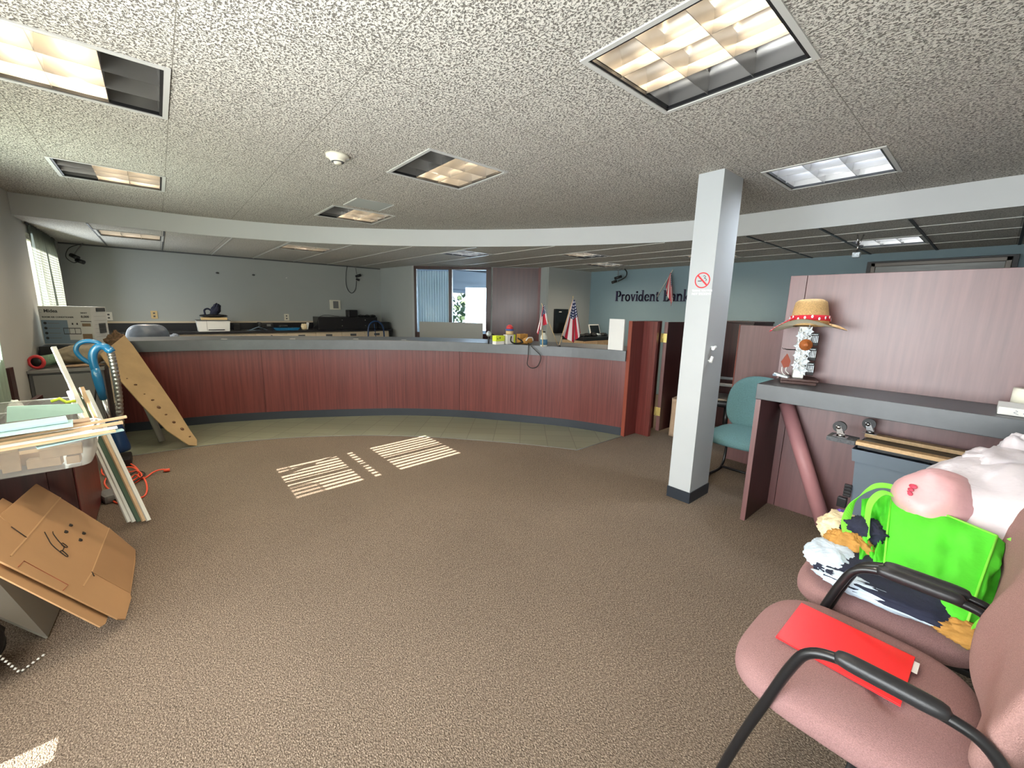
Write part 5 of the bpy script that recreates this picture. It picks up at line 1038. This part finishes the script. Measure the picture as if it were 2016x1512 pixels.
# grey vinyl task chair behind the counter
t = thing('task_chair', 'glossy grey vinyl task chair behind the left end of the teller counter', 'chair', (-.14, 7.0, 0))
Mt = Matrix.Translation((-.14, 7.05, 0)) @ Matrix.Rotation(R(185), 4, 'Z')
b = MB(Mt); backrest(b, .215, .60, 1.155, .20, -.05, .12, curve=-.04, top=3.4, wr=.03); b.build('backrest', 'cushion', t)
b = MB(Mt); cushion(b, (0, -.03, 0), .25, .25, .42, .54); b.build('seat', 'cushion', t)
for s in (-1, 1): b = MB(Mt); blob(b, (s*.27, .10, .97 if s < 0 else .95), (.05, .10, .055), 70, amp=.1); b.build('armrest', 'cushion', t)
b = MB(Mt); b.tube([(0, 0, .06), (0, 0, .42)], .03, 12); b.tube([(-.27, .05, .5), (-.27, .08, .93)], .012, 8); b.tube([(.27, .05, .5), (.27, .08, .93)], .012, 8)
for k in range(5): a = 2*math.pi*k/5; b.tube([(0, 0, .10), (.28*math.cos(a), .28*math.sin(a), .03)], .018, 8)
b.build('base', 'black', t)
# panel leaning in front of office window, blue hand truck
b = MB()
b.prism([dg(.30, .50, 0), dg(1.45, .50, 0), dg(1.45, .52, 0), dg(.30, .52, 0)], (0, 0, 1.18)); tag(b.build('leaning_board', 'foam'), 'plain grey panel standing in front of the office window', 'board')
b = MB(); b.tube(spline([(2.84, 7.3, 0), (2.83, 7.3, .6), (2.84, 7.3, 1.02), (2.89, 7.3, 1.13), (2.98, 7.3, 1.165), (3.07, 7.3, 1.13), (3.125, 7.3, 1.0), (3.13, 7.3, .6), (3.12, 7.3, 0)], 7), .013, 10); b.tube([(2.86, 7.3, .3), (3.12, 7.3, .3)], .012, 8); b.tube([(2.95, 7.3, 1.12), (2.98, 7.3, .8)], .006, 6)
b.box((2.82, 7.18, .0), (3.14, 7.31, .012)); tag(b.build('hand_truck', 'darkblue'), 'blue arched hand truck handle in front of the back counter', 'hand truck')
# ------------------------------------------------------------------ things on the teller counter
Z = 1.0105
t = thing('card_box', 'lime yellow printed box at the left of the clutter on the teller counter', 'box', (3.17, 3.97, Z))
b = MB(); b.box((3.10, 3.93, Z), (3.23, 4.0, Z+.105), .002); b.build('body', 'paper', t)
b = MB(); b.box((3.098, 3.926, Z+.04), (3.232, 4.002, Z+.108), .001); b.build('yellow_cover', 'yellow', t)
b = MB(); b.prism([(3.15, 3.9255, Z+.09), (3.17, 3.9255, Z+.088), (3.155, 3.9255, Z+.06)], (0, -.0006, 0)); b.disc((3.125, 3.9258, Z+.07), (0, -1, 0), .007, .0005); b.build('print', 'ink', t)
t = thing('card_box', 'white and yellow box under the tape rolls on the teller counter', 'box', (3.36, 3.93, Z))
b = MB(); b.box((3.27, 3.92, Z), (3.40, 4.0, Z+.115), .002); b.build('body', 'paper', t)
b = MB(); b.box((3.375, 3.918, Z+.0), (3.402, 4.002, Z+.116), .001); b.build('yellow_band', 'yellow', t)
b = MB(); b.box((3.43, 3.86, Z), (3.56, 3.93, Z+.125), .002); tag(b.build('olive_box', 'mustard'), 'olive box right of the tape rolls on the teller counter', 'box')
b = MB(); b.lathe([(.022, 0), (.048, 0), (.048, .045), (.022, .045), (.022, 0)], (3.335, 3.955, Z+.118), 22); tag(b.build('masking_tape', 'tan'), 'tan masking tape roll on the white and yellow box', 'tape')
b = MB(); b.lathe([(.022, 0), (.052, 0), (.052, .022), (.022, .022), (.022, 0)], (3.335, 3.955, Z+.164), 22); tag(b.build('blue_tape', 'bluetape'), 'blue tape roll between the tan tape and red cup', 'tape')
b = MB(); b.lathe([(.045, 0), (.04, .03), (.02, .05), (0, .053)], (3.335, 3.955, Z+.187), 18); tag(b.build('red_ornament', 'redplastic'), 'red domed thing on top of the tape rolls', 'ornament')
t = thing('foil_bulb', 'white foil bulb lying behind the yellow box', 'bulb', (3.08, 4.02, Z+.1))
b = MB(); blob(b, (3.08, 4.05, Z+.125), (.028, .028, .03), 81, amp=.3); b.build('bulb', 'silver', t)
b = MB(); b.tube([(3.08, 4.05, Z), (3.08, 4.05, Z+.10)], .01, 8); b.tube([(3.10, 4.05, Z+.12), (3.15, 4.03, Z+.115)], .009, 8); b.build('stem', 'black', t)
b = MB(); b.tube(spline([(3.30, 3.88, Z+.10), (3.28, 3.86, Z+.04), (3.34, 3.84, Z+.012), (3.42, 3.80, Z+.03), (3.36, 3.83, Z+.08), (3.45, 3.78, Z+.02)], 6), .009, 7); tag(b.build('black_cable', 'cord'), 'thick black cable bunched in front of the boxes on the teller counter', 'cable')
t = thing('battery_charger', 'olive and white charger lying on the teller counter by the hanging cord', 'charger', (3.5, 3.78, Z))
b = MB(); blob(b, (3.49, 3.79, Z+.045), (.075, .04, .04), 83, amp=.15); b.build('body', 'mustard', t)
b = MB(); b.tube(spline([(3.43, 3.75, Z+.05), (3.46, 3.74, Z+.085), (3.52, 3.74, Z+.085), (3.55, 3.75, Z+.05)], 5), .008, 7); b.build('strap', 'whitecord', t)
b = MB(); b.tube(spline([(3.46, 3.74, Z+.02), (3.435, 3.705, Z+.01), (3.415, 3.685, .97), (3.405, 3.675, .88), (3.40, 3.68, .78), (3.43, 3.64, .735), (3.475, 3.59, .75), (3.50, 3.56, .82), (3.50, 3.555, .89), (3.46, 3.60, .95), (3.44, 3.66, 1.0), (3.47, 3.70, Z+.01)], 8), .0055, 7); tag(b.build('hanging_cord', 'cord'), 'black cord looping down over the front of the teller counter', 'cord')
t = thing('spray_bottle', 'milky bottle with blue label on the teller counter beside the flags', 'bottle', (3.49, 3.50, Z))
b = MB(); b.lathe([(.042, 0), (.044, .01), (.044, .10), (.036, .125), (.018, .15), (.016, .165), (0, .165)], (3.49, 3.50, Z), 22); b.build('body', 'bottle', t)
b = MB(); b.lathe([(.0447, .02), (.0447, .085)], (3.49, 3.50, Z), 22); b.build('label', 'bluelabel', t)
b = MB(); b.lathe([(.016, .155), (.017, .18), (0, .182)], (3.49, 3.50, Z), 14); b.build('cap', 'black', t)
b = MB(); b.lathe([(.018, 0), (.018, .012), (.008, .02), (0, .02)], (3.625, 3.37, Z), 14); tag(b.build('flag_holder', 'armtube'), 'tiny black holder joining the two crossed desk flags', 'holder')
def flag_cloth(t, apex, left, bottom, right, m='flag', n=(0, -1, 0), u0=0, folds=2.5, amp=.012):
    A, Lf_, B, Rt = map(Vector, (apex, left, bottom, right)); n = Vector(n); b = MB(); L = b.b.loops.layers.uv.verify(); nu, nv = 24, 18
    def pt(u, v):
        top = A.lerp(A+(Rt-Lf_)*.10, v); bot = Lf_.lerp(B, min(1, v*2)) if v < .5 else B.lerp(Rt, (v-.5)*2)
        k = u**.85; return top.lerp(bot, k)+n*amp*(.3+u)*math.sin(v*folds*2*math.pi+u*1.5)
    g = [[b.v(pt(i/nu, j/nv)) for j in range(nv+1)] for i in range(nu+1)]
    for i in range(nu):
        for j in range(nv):
            fc = b.b.faces.new((g[i][j], g[i+1][j], g[i+1][j+1], g[i][j+1])); fc.smooth = True
            for lp, (a, c) in zip(fc.loops, ((i, j), (i+1, j), (i+1, j+1), (i, j+1))): lp[L].uv = (a/nu, u0+(1-u0)*c/nv)
    return b.build('flag_cloth', m, t)
t = thing('desk_flag', 'larger striped desk flag leaning right, in front of the office credenza', 'flag', (3.63, 3.38, Z))
b = MB(); b.tube([(3.628, 3.375, Z+.012), (3.831, 3.372, 1.588)], .0035, 8); b.lathe([(0, -.012), (.006, 0), (.005, .01), (0, .022)], (3.833, 3.372, 1.598), 10); b.build('pole', 'tan', t)
flag_cloth(t, (3.825, 3.365, 1.567), (3.645, 3.36, 1.15), (3.875, 3.36, 1.045), (4.01, 3.36, 1.17), u0=.38)
t = thing('desk_flag', 'smaller dark desk flag leaning left against the window panel', 'flag', (3.62, 3.39, Z))
b = MB(); b.tube([(3.622, 3.385, Z+.012), (3.318, 3.385, 1.515)], .0035, 8); b.build('pole', 'tan', t)
flag_cloth(t, (3.335, 3.38, 1.485), (3.255, 3.38, 1.16), (3.31, 3.38, 1.24), (3.455, 3.38, 1.31), u0=.30, amp=.018)
b = MB(); b.tube([(3.40, 3.44, 1.20), (3.392, 3.44, 1.46)], .003, 6); b.lathe([(0, -.008), (.008, 0), (0, .008)], (3.392, 3.44, 1.468), 10); b.tube([(3.415, 3.44, Z), (3.40, 3.44, 1.21)], .006, 6); tag(b.build('slim_stick', 'tan'), 'slim pale stick with finial just right of the smaller flag', 'stick')
# ------------------------------------------------------------------ teal wall: lettering, flag, picture; office credenza
def letter(b, ch, y0, s):           # serif capitals built from strokes; y runs to the left of the reader
    X = 6.63; D = (.018, 0, 0)
    def q(a, c, e_, g):             # rectangle in letter units
        b.prism([(X, y0-a*s, 1.632+c*s), (X, y0-e_*s, 1.632+c*s), (X, y0-e_*s, 1.632+g*s), (X, y0-a*s, 1.632+g*s)], D)
    def st(pts, w0, w1=None):
        P = [Vector((X, y0-a*s, 1.632+c*s)) for a, c in pts]
        for i in range(len(P)-1):
            p, r_ = P[i], P[i+1]; d = (r_-p).normalized(); n = Vector((0, d.z, -d.y)); w = (w0+(w1 if w1 else w0))/2*s/2 if False else (w0+((w1 or w0)-w0)*abs(math.sin(math.pi*(i+.5)/(len(P)-1))))*s/2
            p2, r2 = p-d*.004*s/.17, r_+d*.004*s/.17; b.prism([p2-n*w, r2-n*w, r2+n*w, p2+n*w], D)
    arc = lambda cx, cy, rx, ry, a0, a1, n=14: [(cx+rx*math.cos(R(a0+(a1-a0)*k/n)), cy+ry*math.sin(R(a0+(a1-a0)*k/n))) for k in range(n+1)]
    if ch == 'P': q(.06, 0, .22, 1); q(0, 0, .3, .06); q(0, .94, .3, 1); st([(.2, .965), (.38, .965)]+arc(.38, .72, .17, .245, 90, -90)+[(.2, .475)], .07, .13); return .66
    if ch == 'B': q(.06, 0, .22, 1); q(0, 0, .3, .06); q(0, .94, .3, 1); st([(.2, .965), (.36, .965)]+arc(.36, .75, .15, .215, 90, -90)+[(.2, .53)], .07, .12); st([(.2, .53), (.38, .53)]+arc(.38, .28, .18, .25, 90, -90)+[(.2, .035)], .07, .14); return .70
    if ch == 'r': q(.05, 0, .18, .66); q(0, 0, .26, .05); q(0, .61, .15, .66); st(arc(.3, .42, .16, .2, 150, 60, 6), .08, .13); return .46
    if ch == 'o': st(arc(.28, .33, .22, .29, 0, 360, 28), .11, .12); return .60
    if ch == 'v': st([(.08, .64), (.27, .03)], .13); st([(.27, .03), (.45, .64)], .08); q(0, .61, .2, .66); q(.36, .61, .54, .66); return .56
    if ch == 'i': q(.06, 0, .19, .66); q(0, 0, .25, .05); q(0, .61, .15, .66); st(arc(.12, .87, .045, .045, 0, 360, 10), .09); return .30
    if ch == 'd': st(arc(.25, .32, .19, .28, 0, 360, 24), .10, .12); q(.40, 0, .53, 1.05); q(.32, 1.0, .45, 1.05); q(.48, 0, .60, .05); return .64
    if ch == 'e': st(arc(.26, .33, .2, .28, 15, 330, 22), .10, .12); q(.08, .34, .46, .40); return .54
    if ch == 'n': q(.05, 0, .18, .66); q(0, 0, .24, .05); q(0, .61, .15, .66); st(arc(.32, .42, .15, .19, 160, 0, 8)+[(.47, .05)], .10, .13); q(.36, 0, .58, .05); return .62
    if ch == 't': q(.08, .12, .21, .85); q(0, .60, .36, .66); st(arc(.25, .15, .11, .12, 180, 300, 6), .09, .11); return .42
    if ch == 'a': st(arc(.25, .46, .15, .16, 150, 0, 8)+[(.40, .1)], .09, .12); q(.36, 0, .52, .05); st(arc(.22, .19, .15, .15, 0, 360, 16), .09, .10); return .54
    if ch == 'k': q(.05, 0, .18, 1.05); q(0, 0, .24, .05); q(0, 1.0, .15, 1.05); st([(.2, .3), (.45, .64)], .07); st([(.25, .36), (.48, .03)], .12); q(.36, .61, .55, .66); q(.38, 0, .56, .05); return .58
    return .36
t = thing('wall_lettering', 'dark purple serif bank name lettering on the teal wall', 'sign', (6.64, 4.3, 1.63))
y = 4.775; s = .185
for ch in 'Provident Bank':
    if ch == ' ': y -= .36*s; continue
    b = MB(); adv = letter(b, ch, y, s); b.build('letter', 'sign_purple', t); y -= adv*s*1.03
t = thing('wall_flag', 'striped flag on an angled pole fixed to the teal wall over the lettering', 'flag', (6.55, 3.7, 1.8))
b = MB(); b.tube([(6.62, 3.90, 1.71), (6.45, 3.56, 2.13)], .007, 8); b.build('pole', 'whitecord', t)
flag_cloth(t, (6.45, 3.60, 2.09), (6.50, 3.70, 1.86), (6.50, 3.56, 1.55), (6.50, 3.545, 1.70), u0=.0, n=(1, 0, 0), amp=.02)
t = thing('framed_picture', 'large pewter framed picture on the teal wall above the tall partition', 'picture', (6.64, .55, 1.75))
b = MB(); b.box((6.62, -.04, 1.35), (6.648, 1.14, 2.105), .003); b.build('backing', 'black', t)
b = MB()
for y0, y1, z0, z1 in ((0, 1.10, 2.04, 2.085), (0, 1.10, 1.37, 1.415), (0, .045, 1.37, 2.085), (1.055, 1.10, 1.37, 2.085)): b.box((6.60, y0, z0), (6.63, y1, z1), .006)
b.build('frame', 'pewter', t)
b = MB(); b.box((6.612, .045, 1.415), (6.618, 1.055, 2.04)); b.build('picture_panel', 'darksteel', t)
t = thing('wall_picture', 'edge of a brown picture on the left wall at the left border', 'picture', (-.93, 5.1, 1.75))
b = MB(); b.box((-.949, 3.95, 1.54), (-.925, 4.985, 1.95), .003); b.build('frame', 'wallart', t)
b = MB(); b.box((-.926, 4.0, 1.58), (-.922, 4.94, 1.91)); b.build('picture_panel', 'greymetal', t)
t = thing('credenza', 'tan drawer credenza with black top against the far office wall', 'cabinet', (6.2, 4.9, 0))
b = MB(); b.box((5.56, 4.60, 0), (6.62, 5.10, .92), .002); b.build('body', 'softwood', t)
b = MB(); b.box((5.54, 4.57, .955), (6.64, 5.12, .985), .002); b.box((5.56, 4.6, .92), (6.62, 5.1, .955)); b.build('top', 'blacktop', t)
for x0, x1 in ((5.58, 5.92), (5.94, 6.27), (6.29, 6.61)):
    b = MB(); b.box((x0, 4.585, .72), (x1, 4.60, .91), .002); d = b.build('drawer', 'lathtan', t)
    b = MB(); b.box(((x0+x1)/2-.05, 4.575, .80), ((x0+x1)/2+.05, 4.584, .84), .002); b.build('handle', 'greydark', d)
random.seed(9)
for k in range(5):
    b = MB(); x = 5.70+k*.15; blob(b, (x, 4.75+.03*(k % 2), 1.005), (.07, .06, .025+.01*(k % 3)), 90+k, amp=.4); tag(b.build('dark_clutter', 'black' if k != 3 else 'silver'), ['black cable heap at the left end of the credenza', 'black gadget second from left on the credenza', 'black gadget in the middle of the credenza', 'silvery gadget on the credenza before the tablet', 'black gadget at the right end of the credenza'][k], 'gadget')
t = thing('tablet', 'white rimmed tablet propped up on the credenza', 'tablet', (6.3, 4.92, .986))
rt = Matrix.Rotation(R(-18), 3, 'X')
b = MB(); b.box((6.12, 4.90, .987), (6.42, 4.915, 1.20), .004, rot=rt, piv=(6.27, 4.9, .987)); b.build('rim', 'white', t)
b = MB(); b.box((6.14, 4.896, 1.005), (6.40, 4.899, 1.18), 0, rot=rt, piv=(6.27, 4.9, .987)); b.build('screen', 'laptop', t)
t = thing('black_panel_screen', 'tall black panel with a white label on the office wall behind the flags', 'screen', (5.8, 5.37, 1.2))
b = MB(); b.box((5.62, 5.36, 1.01), (5.98, 5.399, 1.46), .003); b.build('panel', 'laptop', t)
b = MB(); b.box((5.72, 5.357, 1.40), (5.79, 5.3595, 1.415)); b.build('label_strip', 'paper', t)
